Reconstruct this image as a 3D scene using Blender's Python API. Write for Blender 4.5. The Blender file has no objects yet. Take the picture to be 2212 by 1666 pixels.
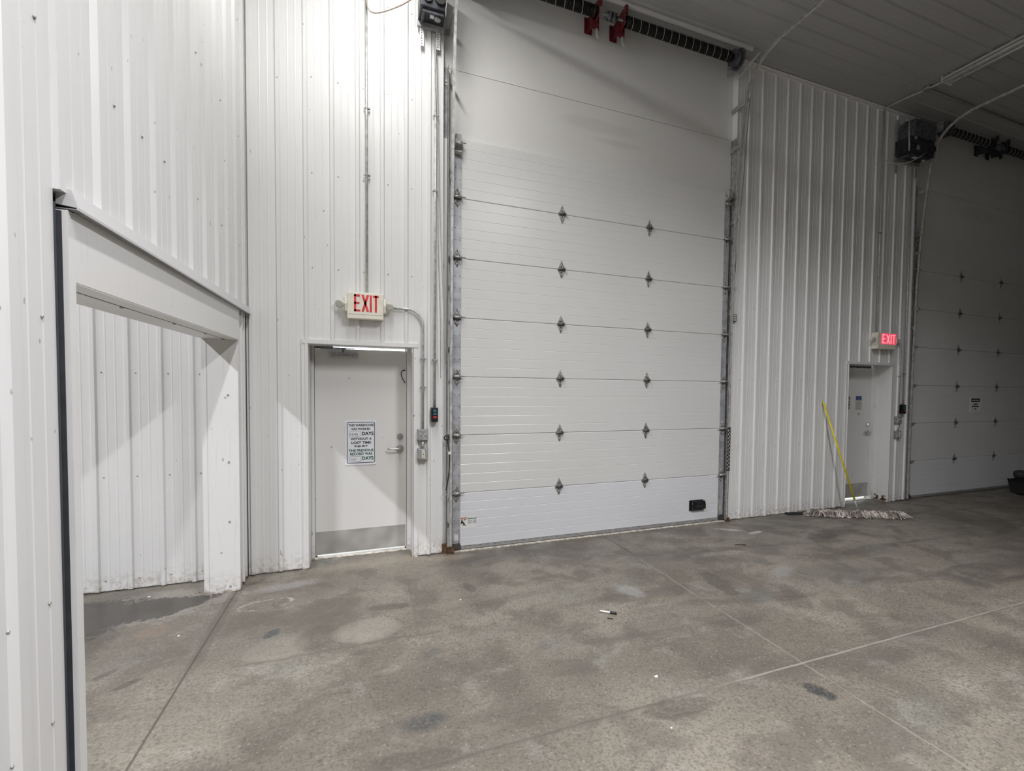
import bpy, bmesh, math, random
from mathutils import Vector, Matrix
random.seed(7)
SC = bpy.context.scene
COL = SC.collection
PI = math.pi

# ------------------------------------------------------------------ camera
F, CX, CY = 1073.307, 1239.447, 873.738            # pixels, frame 2212 x 1666
PITCH, ROLL, YAW = 0.0367, 0.01295, -0.39847
CAM = Vector((-0.96721, -5.49049, 1.83475))
def cam_rows():
    cy, sy = math.cos(YAW), math.sin(YAW); cp, sp = math.cos(PITCH), math.sin(PITCH)
    cr, sr = math.cos(ROLL), math.sin(ROLL)
    B = Matrix(((cy, sy, 0), (-sy, cy, 0), (0, 0, 1)))
    M = Matrix(((1, 0, 0), (0, 0, -1), (0, 1, 0)))
    P = Matrix(((1, 0, 0), (0, cp, -sp), (0, sp, cp)))
    R = Matrix(((cr, -sr, 0), (sr, cr, 0), (0, 0, 1)))
    return R @ P @ M @ B
rows = cam_rows()                                   # rows: right, down, forward
cd = bpy.data.cameras.new('camera'); cam = bpy.data.objects.new('camera', cd); COL.objects.link(cam)
cd.sensor_fit = 'HORIZONTAL'; cd.sensor_width = 36.0; cd.lens = F / 2212 * 36
cd.shift_x = -(CX - 1106) / 2212; cd.shift_y = (CY - 833) / 2212
cd.clip_start = 0.05; cd.clip_end = 200
m3 = Matrix((rows[0], -rows[1], -rows[2])).transposed()
cam.matrix_world = Matrix.Translation(CAM) @ m3.to_4x4()
SC.camera = cam

# ------------------------------------------------------------------ world, exposure
w = bpy.data.worlds.new('overcast_sky'); SC.world = w; w.use_nodes = True
w.node_tree.nodes['Background'].inputs[0].default_value = (0.9, 0.95, 1.0, 1)
w.node_tree.nodes['Background'].inputs[1].default_value = 3.2
SC.view_settings.view_transform = 'Standard'; SC.view_settings.look = 'None'
SC.view_settings.exposure = 0.0; SC.view_settings.gamma = 1.0
SC.view_settings.use_curve_mapping = False
SC.cycles.max_bounces = 5; SC.cycles.diffuse_bounces = 4; SC.cycles.glossy_bounces = 2
SC.cycles.caustics_reflective = False; SC.cycles.caustics_refractive = False

LAMP_POWER = {'A': 96.0, 'B': 345.0, 'C': 520.0, 'D': 140.0, 'E': 130.0}
LAMP_COLOR = {'A': (1.0, 0.985, 0.975), 'B': (0.97, 0.965, 1.0), 'C': (0.95, 0.955, 1.0), 'D': (0.99, 0.98, 1.0), 'E': (0.98, 0.98, 1.0)}
LAMP_SPREAD = {'A': 180, 'B': 144, 'C': 150, 'D': 124, 'E': 160}     # degrees, reflector cut-off

# ------------------------------------------------------------------ helpers
def setprops(o, label=None, cat=None, group=None, kind=None):
    if label: o['label'] = label
    if cat: o['category'] = cat
    if group: o['group'] = group
    if kind: o['kind'] = kind
    return o
def thing(name, label, cat, loc=(0, 0, 0), group=None, kind=None):
    o = bpy.data.objects.new(name, None); COL.objects.link(o)
    o.location = loc; o.empty_display_size = 0.1
    return setprops(o, label, cat, group, kind)
def ploc(p):
    v = Vector((0, 0, 0))
    while p is not None:
        v += p.location; p = p.parent
    return v

class MB:
    def __init__(s): s.v = []; s.f = []; s.m = []; s.sm = []
    def add(s, vs, fs, m=0, smooth=False):
        b = len(s.v); s.v += [tuple(v) for v in vs]
        for f in fs: s.f.append([b + i for i in f]); s.m.append(m); s.sm.append(smooth)
        return s
    def box(s, x0, x1, y0, y1, z0, z1, m=0):
        vs = [(x, y, z) for x in (x0, x1) for y in (y0, y1) for z in (z0, z1)]
        return s.add(vs, [(0, 1, 3, 2), (4, 6, 7, 5), (0, 4, 5, 1), (2, 3, 7, 6), (0, 2, 6, 4), (1, 5, 7, 3)], m)
    def obox(s, c, ax, ay, az, hx, hy, hz, m=0):       # oriented box
        c = Vector(c); ax, ay, az = Vector(ax).normalized() * hx, Vector(ay).normalized() * hy, Vector(az).normalized() * hz
        vs = [c + i * ax + j * ay + k * az for i in (-1, 1) for j in (-1, 1) for k in (-1, 1)]
        return s.add(vs, [(0, 1, 3, 2), (4, 6, 7, 5), (0, 4, 5, 1), (2, 3, 7, 6), (0, 2, 6, 4), (1, 5, 7, 3)], m)
    def prism(s, poly, axis, a0, a1, m=0, caps=True):
        # poly: 2D points in the two other axes (in xyz order), extruded along axis
        n = len(poly)
        def mk(p, a):
            return {'x': (a, p[0], p[1]), 'y': (p[0], a, p[1]), 'z': (p[0], p[1], a)}[axis]
        vs = [mk(p, a0) for p in poly] + [mk(p, a1) for p in poly]
        fs = [(i, (i + 1) % n, n + (i + 1) % n, n + i) for i in range(n)]
        if caps: fs += [tuple(range(n))[::-1], tuple(range(n, 2 * n))]
        return s.add(vs, fs, m)
    def cyl(s, p0, p1, r, r1=None, seg=16, m=0, caps=True):
        return s.tube([p0, p1], r, seg, m, caps, r1)
    def tube(s, pts, r, seg=10, m=0, caps=True, r1=None, radii=None):
        pts = [Vector(p) for p in pts]; n = len(pts)
        t0 = (pts[1] - pts[0]).normalized()
        up = Vector((0, 0, 1)) if abs(t0.z) < 0.9 else Vector((1, 0, 0))
        u = t0.cross(up).normalized(); vs = []
        for i, p in enumerate(pts):
            if i == 0: t = t0
            elif i == n - 1: t = (pts[i] - pts[i - 1]).normalized()
            else: t = ((pts[i + 1] - p).normalized() + (p - pts[i - 1]).normalized()).normalized()
            u = (u - t * u.dot(t)).normalized(); w_ = t.cross(u)
            rr = radii[i] if radii else (r if r1 is None else r + (r1 - r) * i / (n - 1))
            for k in range(seg):
                a = 2 * PI * k / seg
                vs.append(p + (u * math.cos(a) + w_ * math.sin(a)) * rr)
        fs = [(i * seg + k, i * seg + (k + 1) % seg, (i + 1) * seg + (k + 1) % seg, (i + 1) * seg + k)
              for i in range(n - 1) for k in range(seg)]
        s.add(vs, fs, m, True)
        if caps:
            b = len(s.v) - len(vs)
            s.f.append([b + k for k in range(seg)][::-1]); s.m.append(m); s.sm.append(False)
            s.f.append([b + (n - 1) * seg + k for k in range(seg)]); s.m.append(m); s.sm.append(False)
        return s
    def sweep(s, pts, prof, side, m=0):
        # sweep a closed 2D profile (along side vector, along normal) down a path lying in a plane
        pts = [Vector(p) for p in pts]; side = Vector(side).normalized(); n = len(pts); k = len(prof); vs = []
        for i, p in enumerate(pts):
            if i == 0: t = (pts[1] - p).normalized()
            elif i == n - 1: t = (p - pts[i - 1]).normalized()
            else: t = ((pts[i + 1] - p).normalized() + (p - pts[i - 1]).normalized()).normalized()
            nn = t.cross(side).normalized()
            vs += [p + side * a + nn * b for a, b in prof]
        fs = [(i * k + j, i * k + (j + 1) % k, (i + 1) * k + (j + 1) % k, (i + 1) * k + j) for i in range(n - 1) for j in range(k)]
        fs += [tuple(range(k))[::-1], tuple((n - 1) * k + j for j in range(k))]
        return s.add(vs, fs, m)
    def build(s, name, mats, parent=None, bevel=0, seg=2):
        if not isinstance(mats, (list, tuple)): mats = [mats]
        off = ploc(parent)
        me = bpy.data.meshes.new(name)
        me.from_pydata([(v[0] - off.x, v[1] - off.y, v[2] - off.z) for v in s.v], [], s.f)
        for m_ in mats: me.materials.append(m_)
        me.polygons.foreach_set('material_index', s.m)
        me.polygons.foreach_set('use_smooth', s.sm)
        bm = bmesh.new(); bm.from_mesh(me); bmesh.ops.recalc_face_normals(bm, faces=bm.faces); bm.to_mesh(me); bm.free()
        me.update()
        o = bpy.data.objects.new(name, me); COL.objects.link(o)
        if parent is not None: o.parent = parent
        if bevel:
            b = o.modifiers.new('bevel', 'BEVEL'); b.width = bevel; b.segments = seg; b.limit_method = 'ANGLE'; b.angle_limit = 0.9
        return o
def copy_tree(o, parent=None):
    c = o.copy(); COL.objects.link(c)
    if parent is not None: c.parent = parent
    for ch in list(o.children): copy_tree(ch, c)
    return c
def arc(c, u, v, r, a0, a1, n=8):
    c, u, v = Vector(c), Vector(u), Vector(v)
    return [c + (u * math.cos(a0 + (a1 - a0) * i / n) + v * math.sin(a0 + (a1 - a0) * i / n)) * r for i in range(n + 1)]
def bez(p0, p1, p2, p3, n=14):
    p0, p1, p2, p3 = map(Vector, (p0, p1, p2, p3))
    return [p0 * (1 - t) ** 3 + p1 * 3 * t * (1 - t) ** 2 + p2 * 3 * t * t * (1 - t) + p3 * t ** 3 for t in [i / n for i in range(n + 1)]]

# ------------------------------------------------------------------ node helpers / materials
class N:
    def __init__(s, name):
        s.mat = bpy.data.materials.new(name); s.mat.use_nodes = True
        s.t = s.mat.node_tree; s.b = s.t.nodes['Principled BSDF']
    def node(s, typ, **kw):
        n = s.t.nodes.new(typ)
        for k, v in kw.items(): setattr(n, k, v)
        return n
    def link(s, a, b): s.t.links.new(a, b)
    def val(s, sock, v):
        if hasattr(v, 'is_output') or isinstance(v, bpy.types.NodeSocket): s.link(v, sock)
        else: sock.default_value = v
    def math(s, op, a, b=None, c=None, clamp=False):
        n = s.node('ShaderNodeMath', operation=op, use_clamp=clamp); s.val(n.inputs[0], a)
        if b is not None: s.val(n.inputs[1], b)
        if c is not None: s.val(n.inputs[2], c)
        return n.outputs[0]
    def mix(s, fac, a, b, mode='MIX'):
        n = s.node('ShaderNodeMix', data_type='RGBA', blend_type=mode)
        s.val(n.inputs[0], fac)
        for i, c in ((6, a), (7, b)):
            s.val(n.inputs[i], c if not isinstance(c, tuple) else (c + (1,) if len(c) == 3 else c))
        return n.outputs[2]
    def pos(s):
        g = s.node('ShaderNodeNewGeometry'); sx = s.node('ShaderNodeSeparateXYZ'); s.link(g.outputs['Position'], sx.inputs[0])
        return g.outputs['Position'], sx.outputs[0], sx.outputs[1], sx.outputs[2]
    def objc(s):
        g = s.node('ShaderNodeTexCoord'); return g.outputs['Object']
    def noise(s, vec, scale, detail=3, rough=0.5, stretch=None, dist=0.0):
        if stretch:
            mp = s.node('ShaderNodeMapping'); mp.inputs['Scale'].default_value = stretch; s.link(vec, mp.inputs[0]); vec = mp.outputs[0]
        n = s.node('ShaderNodeTexNoise'); s.link(vec, n.inputs['Vector'])
        n.inputs['Scale'].default_value = scale; n.inputs['Detail'].default_value = detail
        n.inputs['Roughness'].default_value = rough; n.inputs['Distortion'].default_value = dist
        return n.outputs[0]
    def ramp(s, v, lo, hi, a=0.0, b=1.0):
        n = s.node('ShaderNodeMapRange', interpolation_type='SMOOTHSTEP')
        s.val(n.inputs[0], v); n.inputs[1].default_value = lo; n.inputs[2].default_value = hi
        n.inputs[3].default_value = a; n.inputs[4].default_value = b
        return n.outputs[0]
    def bump(s, h, strength, dist=0.01):
        n = s.node('ShaderNodeBump'); n.inputs['Strength'].default_value = strength; n.inputs['Distance'].default_value = dist
        s.link(h, n.inputs['Height']); s.link(n.outputs[0], s.b.inputs['Normal'])

def plain(name, col, rough=0.5, metal=0.0, vary=0.06, scale=14.0, emit=None, estr=0.0, spec=0.5):
    n = N(name); v = n.noise(n.objc(), scale, 1)
    f = n.ramp(v, 0.3, 0.7)
    dark = tuple(c * (1 - vary * 2) for c in col); lite = tuple(min(1, c * (1 + vary)) for c in col)
    n.link(n.mix(f, dark, lite), n.b.inputs['Base Color'])
    n.link(n.ramp(v, 0.3, 0.7, max(0.02, rough - 0.05), min(1, rough + 0.06)), n.b.inputs['Roughness'])
    n.b.inputs['Metallic'].default_value = metal; n.b.inputs['Specular IOR Level'].default_value = spec
    if emit:
        n.b.inputs['Emission Color'].default_value = emit + (1,); n.b.inputs['Emission Strength'].default_value = estr
    return n.mat

def painted_sheet(name, col, rough=0.36, dirt=0.10, dirtcol=(0.36, 0.31, 0.25), lowdirt=True, bumpy=0.0, vert=True, spots=0.55):
    n = N(name); P, X, Y, Z = n.pos()
    big = n.noise(P, 0.9, 1, 0.55); c = n.mix(n.ramp(big, 0.35, 0.7), tuple(k * 0.965 for k in col), col)
    # vertical grime streaks and small scuffs
    st = n.noise(P, 9.0, 2, 0.6, stretch=(6, 6, 0.35) if vert else (0.5, 6, 6))
    c = n.mix(n.math('MULTIPLY', n.ramp(st, 0.56, 0.78), dirt), c, dirtcol)
    sp = n.noise(P, 26.0, 1, 0.5, stretch=(1, 1, 0.6)); c = n.mix(n.math('MULTIPLY', n.ramp(sp, 0.76, 0.80), spots), c, (0.16, 0.14, 0.13))
    if lowdirt:                                                     # splash dirt along the foot of the sheet
        lo = n.ramp(Z, 0.0, 0.22, 1, 0); ln = n.ramp(n.noise(P, 22, 2, 0.65), 0.40, 0.66)
        c = n.mix(n.math('MULTIPLY', n.math('MULTIPLY', lo, ln), 0.55), c, (0.33, 0.25, 0.17))
        edge = n.math('MULTIPLY', n.ramp(Z, 0.008, 0.028, 1, 0), n.ramp(n.noise(P, 12, 3), 0.35, 0.6))
        c = n.mix(n.math('MULTIPLY', edge, 0.8), c, (0.16, 0.085, 0.04))
    n.link(c, n.b.inputs['Base Color'])
    if spots > 0: n.link(n.ramp(big, 0.3, 0.7, rough - 0.05, rough + 0.08), n.b.inputs['Roughness'])
    else: n.b.inputs['Roughness'].default_value = rough
    if bumpy: n.bump(n.noise(P, 55, 0, 0.5), bumpy, 0.004)
    return n.mat

M = {}
M['wall'] = painted_sheet('white_ribbed_sheet', (0.80, 0.80, 0.79))
M['wall_left'] = painted_sheet('white_partition_sheet', (0.77, 0.77, 0.765), lowdirt=True, dirt=0.06)
M['trim'] = painted_sheet('white_trim', (0.80, 0.80, 0.79), rough=0.33, dirt=0.12)
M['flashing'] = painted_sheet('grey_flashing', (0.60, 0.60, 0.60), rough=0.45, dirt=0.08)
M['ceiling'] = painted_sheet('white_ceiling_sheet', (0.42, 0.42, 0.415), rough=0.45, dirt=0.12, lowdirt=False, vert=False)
M['header'] = None
def header_mat():
    n = N('header_sheet'); P, X, Y, Z = n.pos()
    col = (0.74, 0.735, 0.715)
    c = n.mix(n.ramp(n.noise(P, 0.7, 3), 0.3, 0.7), tuple(k * 0.95 for k in col), col)
    # oval tan rub mark where the door bows the sheet
    for (cx, cz, rx, rz, s_) in ((1.65, 4.98, 0.62, 0.10, 0.16), (1.9, 4.82, 0.42, 0.05, 0.14), (9.3, 5.0, 0.8, 0.16, 0.16)):
        dx = n.math('DIVIDE', n.math('SUBTRACT', X, cx), rx); dz = n.math('DIVIDE', n.math('SUBTRACT', Z, cz), rz)
        d = n.math('ADD', n.math('ADD', n.math('MULTIPLY', dx, dx), n.math('MULTIPLY', dz, dz)), n.math('MULTIPLY', n.noise(P, 4, 3), 1.0))
        c = n.mix(n.math('MULTIPLY', n.ramp(d, 0.5, 1.5, 1, 0), s_), c, (0.34, 0.29, 0.21))
    n.link(c, n.b.inputs['Base Color']); n.b.inputs['Roughness'].default_value = 0.42
    n.bump(n.noise(P, 1.1, 2), 0.5, 0.03)
    return n.mat
M['header'] = header_mat()
M['door_panel'] = painted_sheet('overhead_door_cream', (0.73, 0.73, 0.715), rough=0.30, dirt=0.004, lowdirt=False, bumpy=0.12, vert=False, spots=0.0)
M['door_panel_new'] = painted_sheet('overhead_door_white', (0.74, 0.75, 0.775), rough=0.30, dirt=0.004, lowdirt=False, bumpy=0.12, vert=False, spots=0.0)
M['galv'] = plain('galvanised_steel', (0.42, 0.43, 0.43), 0.45, 0.35, 0.12, 30)
M['galv_dull'] = plain('dull_galvanised', (0.34, 0.345, 0.345), 0.5, 0.25, 0.14, 24)
M['galv_light'] = plain('bright_galvanised', (0.58, 0.58, 0.57), 0.4, 0.3, 0.10, 20)
M['stile'] = plain('stile_steel', (0.50, 0.515, 0.54), 0.45, 0.45, 0.10, 9)
M['hinge'] = plain('hinge_steel', (0.46, 0.455, 0.44), 0.36, 0.35, 0.2, 40)
M['hinge_dark'] = plain('hinge_barrel', (0.14, 0.13, 0.12), 0.5, 0.6, 0.2, 40)
M['conduit'] = plain('conduit_steel', (0.60, 0.60, 0.58), 0.35, 0.35, 0.1, 20)
M['pipe_dark'] = plain('dark_steel_pipe', (0.22, 0.23, 0.24), 0.4, 0.7, 0.1, 20)
M['gap'] = plain('gap_shade', (0.045, 0.05, 0.058), 0.7)  # near-black colour standing in for the shade inside gaps
M['rust'] = plain('rusty_steel', (0.16, 0.09, 0.05), 0.8, 0.2, 0.3, 40)
M['black'] = plain('black_plastic', (0.012, 0.012, 0.013), 0.38)
M['black_soft'] = plain('black_rubber', (0.02, 0.02, 0.02), 0.7)
M['motor'] = plain('motor_enamel', (0.035, 0.04, 0.048), 0.42, 0.2, 0.2, 20)
M['motor_grey'] = plain('motor_cover_grey', (0.11, 0.115, 0.13), 0.45, 0.3, 0.2, 20)
M['spring'] = plain('spring_wire_black', (0.022, 0.018, 0.017), 0.38, 0.6, 0.2, 60)
M['springmark'] = plain('spring_paint_line', (0.45, 0.45, 0.43), 0.6)
M['red'] = plain('red_bracket_paint', (0.13, 0.010, 0.015), 0.45, 0.0, 0.15, 20)
M['cream'] = plain('cream_plastic', (0.80, 0.765, 0.66), 0.4, 0, 0.02)
M['sign_red'] = plain('exit_red', (0.75, 0.05, 0.055), 0.5, 0, 0.08, 30)
M['sign_glow'] = plain('exit_glow', (0.8, 0.07, 0.12), 0.5, 0, 0.05, 30, emit=(1.0, 0.10, 0.16), estr=0.55)
M['sign_glow_letter'] = plain('exit_glow_letter', (0.9, 0.3, 0.36), 0.5, 0, 0.05, 30, emit=(1.0, 0.33, 0.40), estr=0.75)
M['lens'] = plain('lamp_lens', (0.55, 0.55, 0.52), 0.12, 0.2, 0.05)
M['door_paint'] = painted_sheet('exit_door_paint', (0.76, 0.755, 0.735), rough=0.42, dirt=0.05, lowdirt=False)
M['kick'] = plain('brushed_kick_plate', (0.50, 0.49, 0.475), 0.42, 0.3, 0.1, 5)
M['chrome'] = plain('satin_chrome', (0.55, 0.54, 0.53), 0.28, 0.9, 0.05)
M['closer'] = plain('closer_grey', (0.45, 0.45, 0.46), 0.45, 0.3, 0.05)
M['sign_white'] = plain('sign_white', (0.80, 0.82, 0.86), 0.4, 0, 0.01)
M['ink'] = plain('sign_black_ink', (0.02, 0.02, 0.028), 0.5)
M['ink_blue'] = plain('sign_navy_line', (0.035, 0.035, 0.075), 0.5)
M['ink_green'] = plain('sign_green_ink', (0.015, 0.10, 0.06), 0.5)
M['ink_dkgreen'] = plain('sign_dark_green_ink', (0.02, 0.055, 0.05), 0.5)
M['pen'] = plain('handwriting_ink', (0.05, 0.05, 0.06), 0.5)
M['label_white'] = plain('label_white', (0.78, 0.78, 0.76), 0.45, 0, 0.01)
M['label_orange'] = plain('label_orange', (0.55, 0.12, 0.04), 0.45)
M['label_green'] = plain('label_green', (0.03, 0.14, 0.09), 0.45)
M['label_grey'] = plain('label_grey', (0.50, 0.52, 0.52), 0.45)
M['label_blue'] = plain('label_blue', (0.05, 0.10, 0.28), 0.45)
M['label_tan'] = plain('label_tan', (0.50, 0.45, 0.33), 0.45)
M['label_pink'] = plain('label_pink', (0.72, 0.62, 0.58), 0.45)
M['yellow'] = plain('yellow_handle', (0.80, 0.66, 0.02), 0.35, 0, 0.04)
M['yarn'] = plain('grey_mop_yarn', (0.52, 0.475, 0.43), 0.95, 0, 0.3, 9)
M['yarn_dark'] = plain('dirty_mop_yarn', (0.26, 0.21, 0.18), 0.95, 0, 0.3, 9)
M['marker_white'] = plain('marker_barrel', (0.82, 0.82, 0.78), 0.3, 0, 0.01)
M['btn_blue'] = plain('button_teal', (0.04, 0.16, 0.18), 0.4)
M['btn_red'] = plain('button_red', (0.55, 0.03, 0.03), 0.4)
M['outlet'] = plain('outlet_ivory', (0.78, 0.76, 0.66), 0.4)
M['fixture'] = plain('fixture_white', (0.72, 0.72, 0.70), 0.4, 0, 0.02)
M['tube_off'] = plain('tube_unlit', (0.60, 0.60, 0.58), 0.25, 0, 0.02)
M['tube_lit'] = plain('tube_lit', (0.9, 0.9, 0.9), 0.3, 0, 0.01, emit=(1, 0.98, 0.95), estr=3.0)
M['cord_beige'] = plain('beige_cord', (0.40, 0.33, 0.27), 0.6)
M['rope'] = plain('light_rope', (0.50, 0.49, 0.46), 0.8)
M['paper'] = plain('paper_scrap', (0.85, 0.85, 0.83), 0.7)
M['twig'] = plain('dark_twig', (0.07, 0.045, 0.03), 0.8)
M['sill'] = plain('concrete_sill', (0.62, 0.58, 0.50), 0.8, 0, 0.2, 20)
M['seal'] = plain('grey_rubber_seal', (0.21, 0.20, 0.19), 0.6)
M['ground'] = plain('outdoor_concrete', (0.45, 0.44, 0.41), 0.9)

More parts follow.
